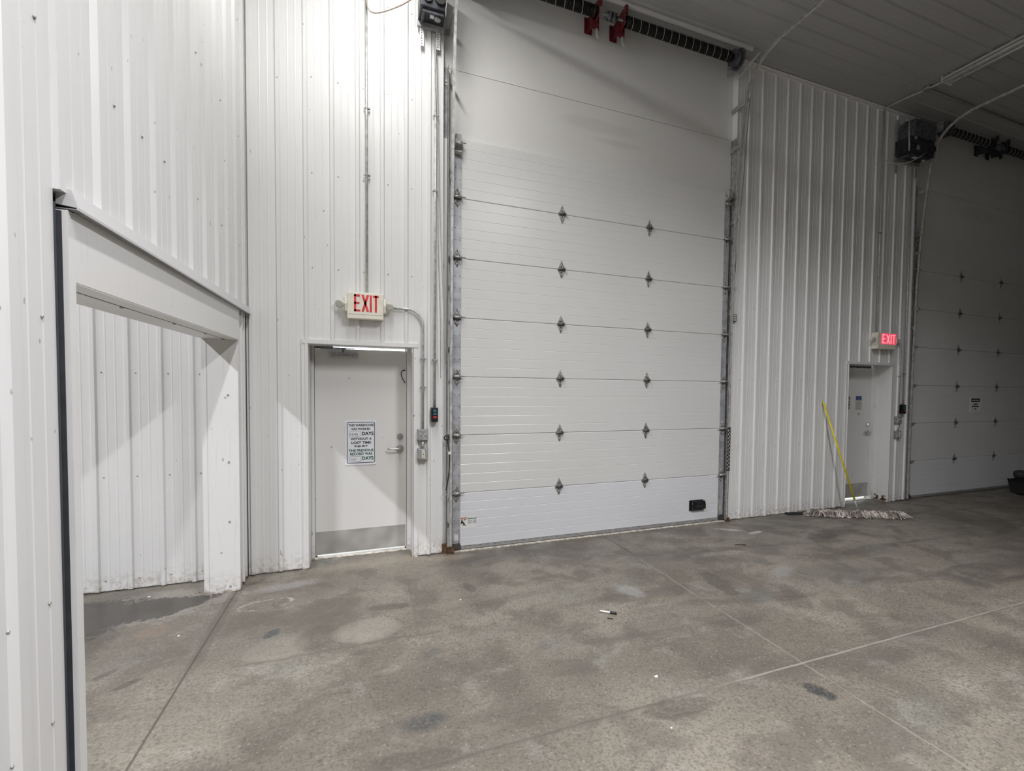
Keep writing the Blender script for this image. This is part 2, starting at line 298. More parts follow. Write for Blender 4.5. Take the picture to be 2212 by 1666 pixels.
# ------------------------------------------------------------------ floor material
def floor_material():
    n = N('stained_concrete'); P, X, Y, Z = n.pos()
    a = n.noise(P, 0.55, 3, 0.6, dist=0.6); b = n.noise(P, 2.3, 3, 0.62, dist=0.4); s = n.noise(P, 58, 2, 0.6)
    sm = n.noise(P, 1.1, 3, 0.6, stretch=(0.5, 2.2, 1), dist=0.8)
    base = n.mix(n.ramp(a, 0.32, 0.68), (0.150, 0.134, 0.108), (0.252, 0.229, 0.187))
    base = n.mix(n.math('MULTIPLY', n.ramp(b, 0.47, 0.62), 0.62), base, (0.112, 0.098, 0.080))
    base = n.mix(n.math('MULTIPLY', n.ramp(sm, 0.50, 0.66), n.ramp(X, -1.5, 2.5, 0.25, 0.70)), base, (0.100, 0.088, 0.076))
    base = n.mix(n.math('MULTIPLY', n.ramp(n.noise(P, 3.4, 2, 0.6), 0.56, 0.70), 0.35), base, (0.30, 0.285, 0.25))
    base = n.mix(n.math('MULTIPLY', n.ramp(n.noise(P, 1.7, 1), 0.58, 0.72), 0.20), base, (0.155, 0.185, 0.165))
    base = n.mix(n.math('MULTIPLY', n.ramp(s, 0.50, 0.62), 0.50), base, (0.085, 0.075, 0.064))
    base = n.mix(n.math('MULTIPLY', n.ramp(n.noise(P, 27, 2, 0.7), 0.52, 0.64), 0.38), base, (0.085, 0.075, 0.062))
    base = n.mix(n.math('MULTIPLY', n.ramp(n.noise(P, 46, 1, 0.6), 0.62, 0.72), 0.30), base, (0.38, 0.36, 0.32))
    # pits and dark flecks
    v = n.node('ShaderNodeTexVoronoi'); v.inputs['Scale'].default_value = 24; n.link(P, v.inputs['Vector'])
    fl = n.math('MULTIPLY', n.ramp(v.outputs['Distance'], 0.14, 0.30, 1, 0), n.ramp(n.noise(P, 5, 1), 0.45, 0.58))
    base = n.mix(n.math('MULTIPLY', fl, 0.50), base, (0.075, 0.068, 0.06))
    v2 = n.node('ShaderNodeTexVoronoi'); v2.inputs['Scale'].default_value = 3.1; n.link(P, v2.inputs['Vector'])
    fl2 = n.math('MULTIPLY', n.ramp(v2.outputs['Distance'], 0.10, 0.20, 1, 0), n.ramp(n.noise(P, 1.3, 1), 0.50, 0.60))
    base = n.mix(n.math('MULTIPLY', fl2, 0.35), base, (0.09, 0.08, 0.07))
    nz = n.noise(P, 3.6, 4, 0.65); nzf = n.noise(P, 14, 3, 0.6)
    nzh = n.noise(P, 42, 1, 0.65)
    wig = n.math('ADD', n.math('MULTIPLY', n.math('SUBTRACT', nz, 0.5), 1.9), n.math('ADD', n.math('MULTIPLY', n.math('SUBTRACT', nzf, 0.5), 1.1), n.math('MULTIPLY', n.math('SUBTRACT', nzh, 0.5), 0.8)))
    mott = n.ramp(nzh, 0.36, 0.6, 0.55, 1.0)
    def ell(cx, cy, rx, ry, ang=0, soft=0.3, wob=0.6, ring=None):
        ca, sa = math.cos(math.radians(ang)), math.sin(math.radians(ang))
        dx, dy = n.math('SUBTRACT', X, cx), n.math('SUBTRACT', Y, cy)
        u = n.math('DIVIDE', n.math('ADD', n.math('MULTIPLY', dx, ca), n.math('MULTIPLY', dy, sa)), rx)
        v_ = n.math('DIVIDE', n.math('SUBTRACT', n.math('MULTIPLY', dy, ca), n.math('MULTIPLY', dx, sa)), ry)
        d = n.math('SQRT', n.math('ADD', n.math('MULTIPLY', u, u), n.math('MULTIPLY', v_, v_)))
        d = n.math('ADD', d, n.math('MULTIPLY', wig, wob))
        if ring: return n.ramp(n.math('ABSOLUTE', n.math('SUBTRACT', d, 1.0)), ring * 0.3, ring, 1, 0)
        return n.ramp(d, 1 - soft, 1 + soft * 0.4, 1, 0)
    stains = [  # cx, cy, rx, ry, angle, soft, wobble, strength, colour
        (-1.35, -1.20, 0.52, 0.30, 5, 0.25, 0.7, 0.45, (0.11, 0.095, 0.08)),
        (-0.78, -1.20, 0.19, 0.065, -6, 0.2, 0.5, 0.65, (0.085, 0.075, 0.062)),
        (-1.28, -1.55, 0.15, 0.20, 0, 0.15, 0.35, 0.62, (0.088, 0.078, 0.065)), (-1.30, -1.28, 0.30, 0.10, 20, 0.3, 0.7, 0.5, (0.095, 0.085, 0.07)),
        (-1.15, -0.62, 0.75, 0.22, 0, 0.5, 0.8, 0.35, (0.13, 0.115, 0.10)),
        (-0.10, -1.04, 0.05, 0.13, 10, 0.3, 0.5, 0.55, (0.085, 0.072, 0.068)), (-0.05, -0.55, 0.28, 0.35, 0, 0.3, 0.7, 0.35, (0.105, 0.093, 0.08)),
        (0.65, -0.35, 0.9, 0.14, 2, 0.4, 0.6, 0.35, (0.11, 0.10, 0.09)),
        (2.10, -1.80, 0.10, 0.34, -8, 0.25, 0.7, 0.62, (0.080, 0.070, 0.060)), (2.55, -2.25, 0.10, 0.30, -20, 0.3, 0.7, 0.5, (0.085, 0.075, 0.065)), (2.05, -0.95, 0.45, 0.20, 0, 0.3, 0.8, 0.45, (0.095, 0.085, 0.075)),
        (2.65, -1.30, 0.38, 0.14, -20, 0.3, 0.8, 0.50, (0.09, 0.08, 0.07)),
        (1.2, -0.65, 0.55, 0.28, 0, 0.3, 0.8, 0.35, (0.11, 0.10, 0.09)),
        (4.3, -1.05, 0.26, 0.10, 0, 0.3, 0.5, 0.60, (0.06, 0.055, 0.05)),
        (0.68, -3.17, 0.24, 0.085, -8, 0.2, 0.45, 0.58, (0.085, 0.074, 0.062)),
        (-0.72, -3.03, 0.24, 0.075, -14, 0.2, 0.5, 0.62, (0.085, 0.075, 0.062)),
        (-0.67, -2.76, 0.15, 0.085, 0, 0.7, 0.7, 0.75, (0.055, 0.058, 0.06)),
        (1.575, -3.36, 0.055, 0.10, 20, 0.2, 0.9, 0.85, (0.045, 0.046, 0.046)),
        (-1.595, -1.358, 0.080, 0.048, 62, 0.15, 0.2, 0.8, (0.06, 0.062, 0.065)),
        (-1.0, -1.877, 0.050, 0.035, 0, 0.3, 0.4, 0.55, (0.08, 0.075, 0.07)),
        (-0.55, -2.05, 0.10, 0.06, 0, 0.6, 0.9, 0.45, (0.08, 0.085, 0.08)),
        (-2.464, -1.577, 0.078, 0.030, 49, 0.15, 0.20, 0.72, (0.080, 0.070, 0.060)),
        (-2.296, -1.752, 0.082, 0.031, 47, 0.15, 0.20, 0.78, (0.075, 0.065, 0.055)),
        (2.2, -2.15, 0.30, 0.12, 30, 0.5, 0.9, 0.45, (0.10, 0.09, 0.08)),
        (3.4, -2.0, 0.9, 0.25, -10, 0.5, 0.9, 0.35, (0.09, 0.085, 0.08)),
        (1.1, -2.3, 0.4, 0.2, 10, 0.6, 0.9, 0.30, (0.11, 0.10, 0.09)),
        (0.33, -2.60, 0.10, 0.07, 0, 0.5, 0.6, 0.35, (0.10, 0.09, 0.08)),
        (0.2, -2.25, 0.06, 0.05, 0, 0.5, 0.6, 0.35, (0.10, 0.09, 0.08)),
        (2.9, -3.1, 0.45, 0.2, -25, 0.5, 0.9, 0.35, (0.11, 0.10, 0.09)),
        (-1.62, -0.42, 0.3, 0.10, 10, 0.7, 0.6, 0.45, (0.33, 0.32, 0.31)),
        (-0.85, -0.05, 0.55, 0.22, 0, 0.6, 0.6, 0.50, (0.37, 0.32, 0.25)),
        (-0.1, -0.18, 0.25, 0.10, 0, 0.6, 0.6, 0.45, (0.36, 0.30, 0.23)),
        (-0.95, -1.55, 0.24, 0.20, 0, 0.12, 0.25, 0.42, (0.26, 0.24, 0.20)),
        (-1.53, -1.62, 0.20, 0.20, 0, 0.12, 0.25, 0.32, (0.25, 0.23, 0.19)),
        (3.38, -0.40, 0.20, 0.055, -35, 0.4, 0.7, 0.75, (0.42, 0.41, 0.38)),
        (3.62, -0.62, 0.13, 0.035, 10, 0.4, 0.7, 0.75, (0.50, 0.49, 0.46)),
        (1.22, -1.62, 0.10, 0.16, 20, 0.5, 0.9, 0.45, (0.36, 0.36, 0.36)),
        (-2.40, -1.02, 0.12, 0.11, 0, 0.4, 0.8, 0.30, (0.25, 0.175, 0.13)),
        (2.9, -1.75, 0.22, 0.10, 30, 0.6, 0.9, 0.35, (0.33, 0.34, 0.33)),
    ]
    for (cx, cy, rx, ry, an, so, wo, st, co) in stains:
        base = n.mix(n.math('MULTIPLY', n.math('MULTIPLY', ell(cx, cy, rx, ry, an, max(so, 0.25), wo), mott), min(1.0, st * 1.2)), base, co)
    # chalk ring and drum ring
    base = n.mix(n.math('MULTIPLY', n.math('MULTIPLY', ell(-1.72, -0.79, 0.19, 0.095, 8, 0.2, 0.22, ring=0.10), n.ramp(nzf, 0.42, 0.58)), 0.7), base, (0.46, 0.45, 0.42))
    base = n.mix(n.math('MULTIPLY', n.math('MULTIPLY', ell(-0.95, -1.55, 0.25, 0.215, 0, 0.2, 0.22, ring=0.06), n.ramp(nz, 0.4, 0.55)), 0.5), base, (0.10, 0.09, 0.08))
    # wet puddle in the side opening
    wet = ell(-2.72, -0.60, 0.62, 0.24, 14, 0.07, 0.55)
    wet = n.math('MAXIMUM', wet, ell(-3.15, -0.62, 0.62, 0.42, 0, 0.1, 0.5))
    base = n.mix(n.math('MULTIPLY', wet, 0.88), base, (0.042, 0.036, 0.030))
    halo = ell(-2.62, -0.52, 0.72, 0.36, 10, 0.15, 0.6)
    base = n.mix(n.math('MULTIPLY', n.math('SUBTRACT', halo, wet, clamp=True), 0.35), base, (0.30, 0.285, 0.26))
    # control joints
    def line(coord, c, w_, wobble=0.006):
        q = n.math('ADD', n.math('SUBTRACT', coord, c), n.math('MULTIPLY', n.math('SUBTRACT', nz, 0.5), wobble))
        return n.ramp(n.math('ABSOLUTE', q), w_ * 0.45, w_, 1, 0)
    def gate(coord, lo, hi):
        return n.math('MULTIPLY', n.math('GREATER_THAN', coord, lo), n.math('LESS_THAN', coord, hi))
    jx1 = n.math('MULTIPLY', line(X, -2.005, 0.009), gate(Y, -30, -0.36))
    jx2 = n.math('MULTIPLY', line(X, 1.735, 0.010, 0.04), gate(Y, -30, -0.07))
    jx3 = line(X, 6.55, 0.012, 0.03); jy = line(Y, -3.085, 0.011, 0.02); jyw = line(Y, -3.09, 0.026, 0.05)
    broken = n.ramp(n.noise(P, 1.6, 3), 0.30, 0.50)
    # oil soaked into the left joint
    soak = n.math('MULTIPLY', line(X, -2.0, 0.055, 0.12), n.math('MULTIPLY', n.ramp(Y, -1.9, -1.5), n.ramp(Y, -0.45, -0.30, 1, 0)))
    base = n.mix(n.math('MULTIPLY', soak, 0.55), base, (0.085, 0.07, 0.058))
    base = n.mix(n.math('MULTIPLY', jx1, 0.75), base, (0.05, 0.042, 0.035))
    far = n.ramp(Y, -1.0, -0.8)
    base = n.mix(n.math('MULTIPLY', n.math('MULTIPLY', jx2, far), 0.8), base, (0.06, 0.05, 0.042))
    base = n.mix(n.math('MULTIPLY', n.math('MULTIPLY', jx2, n.math('SUBTRACT', 1.0, far)), n.math('MULTIPLY', broken, 0.50)), base, (0.29, 0.27, 0.24))
    base = n.mix(n.math('MULTIPLY', jx3, 0.35), base, (0.34, 0.32, 0.29))
    right = n.ramp(X, 0.6, 1.4)
    base = n.mix(n.math('MULTIPLY', jyw, 0.22), base, (0.10, 0.09, 0.08))
    base = n.mix(n.math('MULTIPLY', n.math('MULTIPLY', n.math('MULTIPLY', jy, n.ramp(nz, 0.30, 0.55, 0.5, 1.0)), right), 0.75), base, (0.31, 0.285, 0.245))
    base = n.mix(n.math('MULTIPLY', n.math('MULTIPLY', jy, n.math('SUBTRACT', 1.0, right)), 0.6), base, (0.11, 0.095, 0.08))
    # edge of an old patch in front of the exit door
    pe = n.math('MULTIPLY', line(Y, -1.76, 0.022, 0.10), gate(X, -1.75, -0.45))
    pe2 = n.math('MULTIPLY', line(X, -0.60, 0.014, 0.06), gate(Y, -1.76, -0.75))
    base = n.mix(n.math('MULTIPLY', n.math('MAXIMUM', pe, n.math('MULTIPLY', pe2, 0.7)), 0.45), base, (0.10, 0.088, 0.075))
    n.link(base, n.b.inputs['Base Color'])
    rough = n.ramp(b, 0.3, 0.7, 0.40, 0.60)
    rough = n.math('SUBTRACT', rough, n.math('MULTIPLY', wet, 0.22))
    n.link(rough, n.b.inputs['Roughness'])
    grooves = n.math('MAXIMUM', n.math('MAXIMUM', jx1, jx2), jy)
    h = n.math('SUBTRACT', n.math('MULTIPLY', n.noise(P, 58, 1, 0.6), 0.25), n.math('MULTIPLY', grooves, 0.7))
    bp = n.node('ShaderNodeBump'); n.link(n.math('SUBTRACT', 0.35, n.math('MULTIPLY', wet, 0.33)), bp.inputs['Strength']); bp.inputs['Distance'].default_value = 0.006
    n.link(h, bp.inputs['Height']); n.link(bp.outputs[0], n.b.inputs['Normal'])
    return n.mat
M['floor'] = floor_material()

# ------------------------------------------------------------------ room shell
CEIL = 6.25
WY = -0.036                      # plane of the main wall (facing the camera)
PX = -1.99                       # plane of the left partition (facing +X)
XR, YB, XL = 30.0, -26.0, -12.0
def rib_points(a, b, pitch, phase, h, wb, wt, minor=True):
    """profile from a to b: list of (coordinate, protrusion)"""
    pts = [(a, 0.0)]
    k = math.floor((a - phase) / pitch) - 1
    feats = []
    while True:
        c = phase + k * pitch; k += 1
        if c > b + pitch: break
        feats.append((c - wb / 2, 0)); feats.append((c - wt / 2, h)); feats.append((c + wt / 2, h)); feats.append((c + wb / 2, 0))
        if minor:
            for q in (0.36, 0.64):
                m = c + pitch * q
                feats += [(m - 0.008, 0), (m - 0.002, 0.0022), (m + 0.002, 0.0022), (m + 0.008, 0)]
    for u, p in feats:
        if a + 1e-4 < u < b - 1e-4: pts.append((u, p))
    # interpolate clipped features: keep them flat at the ends
    if len(pts) > 1 and pts[1][1] > 0.005: pts[0] = (a, pts[1][1])
    pts.append((b, pts[-1][1] if pts[-1][1] > 0.005 else 0.0))
    return pts
def sheet_y(mb, x0, x1, z0, z1, pitch, phase, y=WY, back=0.10, h=0.019, wb=0.048, wt=0.026):
    prof = rib_points(x0, x1, pitch, phase, h, wb, wt)
    poly = [(u, y - p) for u, p in prof] + [(x1, y + back), (x0, y + back)]
    mb.prism(poly, 'z', z0, z1)
def screw(mb, x, y, z, d=(0, -1, 0), r=0.006, m=1):
    p = Vector((x, y, z)); mb.cyl(p, p + Vector(d) * 0.006, r, r * 0.8, 6, m)

floor = MB().box(XL, XR, YB, 0.34, -0.2, 0.0).build('floor', M['floor'])
setprops(floor, 'stained grey brown concrete warehouse floor with control joints', 'floor', kind='structure')
outside = MB().box(XL, XR, 0.34, 8.0, -0.25, 0.0).build('outdoor_apron', M['ground'])
setprops(outside, 'pale concrete apron outside, seen only as a bright line under the exit doors', 'ground', kind='structure')

# exit door openings
D1 = (-1.478, -0.500); D2 = (5.925, 6.935); DZ = 2.215
SLAB_Y = 0.262
# main wall, left of the big door
mb = MB()
sheet_y(mb, XL, -2.24, 0.012, CEIL, 0.2286, -3.085)
sheet_y(mb, -2.0, D1[0], 0.012, CEIL, 0.2286, -1.485)
sheet_y(mb, D1[0], D1[1], DZ, CEIL, 0.2286, -1.485)
sheet_y(mb, D1[1], -0.198, 0.012, CEIL, 0.2286, -1.485)
for k in range(7):
    for z in (0.10, 1.02, 1.95, 2.95, 3.85, 4.75, 5.6):
        x = -1.485 + 0.2286 * k + 0.055
        if z < DZ + 0.05 and D1[0] - 0.03 < x < D1[1] + 0.03: continue
        if x < -0.21: screw(mb, x, WY, z)
for k in range(4):
    for z in (0.1, 1.0, 1.9): screw(mb, -3.085 + 0.2286 * k + 0.055, WY, z)
o = mb.build('wall_left_front', [M['wall'], M['hinge']])
setprops(o, 'white ribbed steel wall around the nearer exit door, left of the bright overhead door', 'wall', kind='structure')
mb = MB()
sheet_y(mb, 3.673, D2[0], 0.012, CEIL, 0.2296, 3.869)
sheet_y(mb, D2[0], D2[1], DZ + 0.02, CEIL, 0.2296, 3.869)
sheet_y(mb, D2[1], 7.328, 0.012, CEIL, 0.2296, 3.869)
for k in range(14):
    for z in (0.10, 1.02, 1.95, 2.95, 3.85, 4.75, 5.6):
        x = 3.869 + 0.2296 * k - 0.06
        if z < DZ + 0.05 and D2[0] - 0.03 < x < D2[1] + 0.03: continue
        screw(mb, x, WY, z, r=0.005)
o = mb.build('wall_front', [M['wall'], M['hinge']])
setprops(o, 'white ribbed steel wall between the two overhead doors, mop leaning on it', 'wall', kind='structure')
o = MB().box(11.25, XR, WY, 0.1, 0.0, CEIL).build('wall_right_front', M['wall'])
setprops(o, 'plain wall beyond the dim overhead door, out of the frame', 'wall', kind='structure')
o = MB().box(XR, XR + 0.1, YB, 0.1, 0, CEIL).build('wall_right', M['wall']); setprops(o, 'far right end wall of the warehouse', 'wall', kind='structure')
o = MB().box(XL, XR, YB - 0.1, YB, 0, CEIL).build('wall_back', M['wall']); setprops(o, 'wall behind the viewer', 'wall', kind='structure')
o = MB().box(XL - 0.1, XL, YB, 0.1, 0, CEIL).build('wall_far_left', M['wall']); setprops(o, 'end wall of the room beyond the side opening', 'wall', kind='structure')

# header sheets above the overhead doors and outer closing wall behind everything
def header_sheet(name, x0, x1, label):
    mb = MB()
    for (a, b) in ((4.46, 5.208), (5.213, CEIL)): mb.box(x0, x1, 0.058, 0.10, a, b)
    mb.box(x0, x1, 0.075, 0.10, 4.46, CEIL)
    mb.box(x0, -0.03 + x0 + 0.17, 0.058, 0.10, 0.0, 4.46); mb.box(x1 - 0.16, x1, 0.058, 0.10, 0.0, 4.46)
    o = mb.build(name, [M['header']]); setprops(o, label, 'wall', kind='structure')
header_sheet('wall_header', -0.198, 3.673, 'smooth white header sheet above the bright overhead door')
header_sheet('wall_header_far', 7.328, 11.25, 'smooth grey looking header sheet above the dim right overhead door')

# left partition (faces +X) with the side opening
OP0, OP1, OPZ = -3.030, -0.393, 2.20      # opening in Y, lintel height
def sheet_x(mb, y0, y1, z0, z1, x=PX, back=0.12, s=1, m=0, pitch=0.30, phase=-0.08):
    prof = rib_points(y0, y1, pitch, phase, 0.020, 0.085, 0.05)
    poly = [(x + s * p, u) for u, p in prof] + [(x - s * back, y1), (x - s * back, y0)]
    mb.prism(poly, 'z', z0, z1, m)
mb = MB()
sheet_x(mb, YB, -3.113, 0.012, CEIL)
sheet_x(mb, -3.113, -0.036, 2.515, CEIL)
sheet_x(mb, YB, OP0 - 0.04, 0.012, CEIL, x=-2.235, s=-1)
sheet_x(mb, OP0 - 0.04, -0.036, OPZ + 0.03, CEIL, x=-2.235, s=-1)
mb.box(-2.23, -1.995, OP1 + 0.01, WY, 0.0, OPZ + 0.3)
mb.box(-2.20, -2.12, YB, -3.113, 0, CEIL)
for z in (0.62, 1.05, 2.05, 3.05, 4.0, 5.0):
    for y in (-3.42, -3.20, -2.62, -2.32, -2.02, -1.42, -0.82, -0.22):
        if z > 2.55 or y < -3.13: screw(mb, PX, y, z, (1, 0, 0), 0.006)
o = mb.build('wall_left', [M['wall_left'], M['hinge']]); setprops(o, 'white ribbed steel partition on the left with a side opening', 'wall', kind='structure')

# trims of the side opening
mb = MB()
mb.box(-1.992, PX + 0.0215, -3.0235, OP1 - 0.005, OPZ, 2.47)                       # smooth header board
o = mb.build('trim_1', M['trim']); setprops(o, 'smooth white header board over the side opening', 'trim', kind='structure')
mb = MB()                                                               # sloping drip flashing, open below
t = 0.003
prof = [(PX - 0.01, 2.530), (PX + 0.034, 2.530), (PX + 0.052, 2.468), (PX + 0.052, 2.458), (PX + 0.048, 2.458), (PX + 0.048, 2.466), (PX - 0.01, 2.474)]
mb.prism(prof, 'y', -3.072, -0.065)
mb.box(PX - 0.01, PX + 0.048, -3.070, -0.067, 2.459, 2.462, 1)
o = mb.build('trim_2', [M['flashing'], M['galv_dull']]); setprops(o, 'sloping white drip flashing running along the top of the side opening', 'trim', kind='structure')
mb = MB()
mb.box(-2.056, PX + 0.020, OP0 + 0.0, OP1, OPZ - 0.006, OPZ + 0.03)
mb.box(-2.236, -2.064, OP0, OP1, OPZ - 0.003, OPZ + 0.03)
mb.box(-2.0635, -2.0565, OP0, OP1, OPZ - 0.0068, OPZ + 0.03, 1)  # dark strip painted in for the shaded slot between the boards
for y in (-2.35, -1.62, -0.95, -0.45): mb.cyl((-2.070, y, OPZ - 0.011), (-2.070, y, OPZ + 0.002), 0.010, None, 8, 2)
o = mb.build('trim_3', [M['trim'], M['gap'], M['hinge']]); setprops(o, 'white lintel underside of the side opening with screws', 'trim', kind='structure')
mb = MB()                                                               # far jamb: wide sheet with two lapped edges
mb.box(-2.236, PX + 0.012, OP1, OP1 + 0.012, 0.0, OPZ + 0.0)
mb.box(-2.240, -2.205, OP1 - 0.004, OP1, 0.0, OPZ)
mb.box(-2.045, PX + 0.014, OP1 - 0.004, OP1, 0.004, OPZ)
mb.box(PX + 0.0125, PX + 0.0145, OP1 + 0.001, OP1 + 0.055, 0.02, 2.47)
mb.box(PX, PX + 0.020, OP1 + 0.13, OP1 + 0.16, 0.03, 2.47)
mb.box(PX - 0.005, PX + 0.006, OP1 + 0.014, OP1 + 0.129, 0.03, 2.47)
mb.box(PX - 0.01, PX + 0.012, OP1 + 0.26, OP1 + 0.30, 0.03, CEIL)
for z in (0.05, 0.62, 1.14, 1.72): mb.cyl((-2.052, OP1 - 0.008, z), (-2.052, OP1, z), 0.008, None, 8, 1)
mb.box(PX - 0.012, PX + 0.008, OP1 + 0.19, OP1 + 0.36, 0.0, 0.035, 2)
o = mb.build('trim_4', [M['trim'], M['hinge'], M['rust']]); setprops(o, 'white sheet clad far jamb post of the side opening', 'trim', kind='structure')
mb = MB()                                                               # near jamb; channel beside it painted dark for the shade inside
mb.box(PX - 0.06, PX + 0.022, -3.070, -3.024, 0.0, 2.455)
mb.box(-2.236, PX - 0.05, -3.05, -3.032, 0.0, OPZ)
mb.box(-2.12, PX - 0.07, -3.113, -3.060, 0.0, 2.47, 1); mb.box(PX - 0.062, PX + 0.005, -3.0735, -3.0695, 0.0, 2.450, 1)
mb.box(PX - 0.07, PX + 0.006, -3.1129, -3.1105, 0.0, 2.47, 1)
mb.box(PX - 0.06, PX - 0.02, -3.110, -3.070, 2.36, 2.425, 2)
o = mb.build('trim_5', [M['trim'], M['gap'], M['rust']]); setprops(o, 'white near jamb trim of the side opening with a gap painted dark as shade along it', 'trim', kind='structure')
# dark strip painted for the shade in the corner of partition and wall
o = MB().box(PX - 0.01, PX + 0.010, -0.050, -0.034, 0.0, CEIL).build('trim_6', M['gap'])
setprops(o, 'dark strip painted as the shadow gap in the corner of partition and wall', 'trim', kind='structure')

# ceiling with ribs running along X, and edge trim
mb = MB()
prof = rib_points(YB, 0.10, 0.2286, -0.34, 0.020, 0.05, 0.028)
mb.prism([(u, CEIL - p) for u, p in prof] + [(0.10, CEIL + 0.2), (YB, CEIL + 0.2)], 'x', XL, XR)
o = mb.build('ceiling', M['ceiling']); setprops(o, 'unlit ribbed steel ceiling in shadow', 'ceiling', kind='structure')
mb = MB(); mb.box(3.673, 7.328, WY - 0.030, WY, CEIL - 0.060, CEIL); mb.box(3.673, 7.328, WY - 0.05, WY, CEIL - 0.022, CEIL - 0.018)
o = mb.build('trim_7', M['trim']); setprops(o, 'pale edge trim where the right ribbed wall meets the ceiling', 'trim', kind='structure')
mb = MB(); mb.box(-1.985, -0.198, WY - 0.03, WY, CEIL - 0.06, CEIL)
mb.box(-0.198, 3.673, -0.30, -0.27, CEIL - 0.045, CEIL - 0.0)
o = mb.build('trim_8', M['trim']); setprops(o, 'pale ceiling strip above the torsion spring', 'trim', kind='structure')

# ------------------------------------------------------------------ exit doors
def exit_door(name, x0, x1, sx0, sx1, label, first):
    t = thing(name, label, 'door', ((sx0 + sx1) / 2, SLAB_Y, 0), kind='structure')
    top = DZ + (0 if first else 0.02)
    ff = WY - 0.012
    mb = MB()                                                  # casing on the wall + reveals
    mb.box(x0 - 0.047, x0, ff, WY, 0.0, top + 0.04); mb.box(x1, x1 + 0.047, ff, WY, 0.0, top + 0.04)
    mb.box(x0 - 0.047, x1 + 0.047, ff - 0.006, WY, top, top + 0.042)
    mb.box(x0 - 0.004, x0 + 0.006, ff, 0.34, 0.0, top); mb.box(x1 - 0.006, x1 + 0.004, ff, 0.34, 0.0, top)
    mb.box(x0, x1, ff, SLAB_Y - 0.012, top - 0.004, top + 0.004)
    mb.box(x0 - 0.052, x0 - 0.045, ff - 0.004, ff + 0.01, 0, top + 0.04)
    mb.build('casing', M['trim'], t)
    mb = MB()                                                  # hollow metal frame
    mb.box(x0, sx0 - 0.003, SLAB_Y - 0.055, SLAB_Y + 0.06, 0.0, top); mb.box(sx1 + 0.003, x1, SLAB_Y - 0.055, SLAB_Y + 0.06, 0.0, top)
    mb.box(x0, sx0 - 0.03, SLAB_Y - 0.075, SLAB_Y - 0.05, 0.0, top)
    mb.box(sx0 - 0.003, sx0 + 0.012, SLAB_Y + 0.046, SLAB_Y + 0.06, 0.0, top)
    mb.box(sx1 - 0.012, sx1 + 0.003, SLAB_Y + 0.046, SLAB_Y + 0.06, 0.0, top)
    mb.box(x0, x1, SLAB_Y + 0.0, SLAB_Y + 0.08, top + 0.004, top + 0.03)
    mb.build('frame', M['trim'], t)
    slabtop = 2.192
    if first: MB().box(sx0, sx0 + 0.17, SLAB_Y + 0.01, SLAB_Y + 0.05, slabtop + 0.001, top + 0.006).build('weather_strip', M['black_soft'], t)
    else: MB().box(sx0, sx1, SLAB_Y + 0.01, SLAB_Y + 0.05, slabtop + 0.001, top + 0.006).build('weather_strip', M['black_soft'], t)
    MB().box(sx0, sx1, SLAB_Y, SLAB_Y + 0.044, 0.036 if first else 0.045, slabtop).build('door_leaf', M['door_paint'], t, bevel=0.002)
    MB().box(sx0 + 0.004, sx1 - 0.012, SLAB_Y - 0.002, SLAB_Y, 0.040 if first else 0.048, 0.278).build('kick_plate', M['kick'], t)
    MB().box(x0 + 0.006, x1 - 0.006, SLAB_Y - 0.035, SLAB_Y + 0.02, 0.0, 0.006).build('threshold', M['sill'], t)
    # closer
    if first: cxa, cxb = sx0 + 0.135, sx0 + 0.40
    else: cxa, cxb = sx0 + 0.02, sx0 + 0.26
    c = MB().box(cxa, cxb, SLAB_Y - 0.062, SLAB_Y, 2.100, 2.155).build('closer', M['closer'], t, bevel=0.006)
    mb = MB().box(cxa + 0.02, cxb - 0.02, SLAB_Y - 0.064, SLAB_Y - 0.060, 2.112, 2.143)
    mb.build('cover_plate', M['galv_dull'], c, bevel=0.001)
    mb = MB(); px = (cxa + cxb) / 2
    mb.cyl((px, SLAB_Y - 0.035, 2.150), (px, SLAB_Y - 0.035, 2.185), 0.010)
    mb.obox((px + 0.08 if not first else px - 0.09, SLAB_Y - 0.05, 2.188), (1, -0.12, 0), (0.12, 1, 0), (0, 0, 1), 0.12, 0.011, 0.004)
    mb.obox((px + 0.18 if not first else px - 0.05, SLAB_Y - 0.04, 2.198), (1, 0.1, 0), (-0.1, 1, 0), (0, 0, 1), 0.16, 0.008, 0.004)
    mb.build('arm', M['galv_dull'], c)
    # deadbolt and lever
    kx, kz, lz = sx1 - 0.066, 1.258, 1.125
    d = MB(); d.cyl((kx, SLAB_Y, kz), (kx, SLAB_Y - 0.016, kz), 0.033, 0.030, 24); d.obox((kx, SLAB_Y - 0.024, kz), (0.5, 0, 1), (1, 0, -0.5), (0, 1, 0), 0.018, 0.005, 0.010)
    d.build('deadbolt', M['chrome'], t)
    h = MB(); h.cyl((kx, SLAB_Y, lz), (kx, SLAB_Y - 0.014, lz), 0.040, 0.037, 28); h.cyl((kx, SLAB_Y - 0.012, lz), (kx, SLAB_Y - 0.052, lz), 0.015)
    r = h.build('lock_rose', M['chrome'], t)
    lv = MB(); lv.tube([(kx + 0.01, SLAB_Y - 0.052, lz), (kx - 0.03, SLAB_Y - 0.056, lz + 0.002), (kx - 0.08, SLAB_Y - 0.056, lz - 0.002), (kx - 0.115, SLAB_Y - 0.050, lz + 0.001), (kx - 0.128, SLAB_Y - 0.040, lz + 0.006)], 0.010, 12, radii=[0.014, 0.012, 0.010, 0.009, 0.008])
    lv.build('lever', M['chrome'], r)
    return t
door1 = exit_door('door_1', D1[0], D1[1], -1.442, -0.545, 'white steel exit door carrying the safety record sign', True)
door2 = exit_door('door_2', D2[0], D2[1], 5.968, 6.862, 'dim white steel exit door in the right hand wall behind the mop', False)
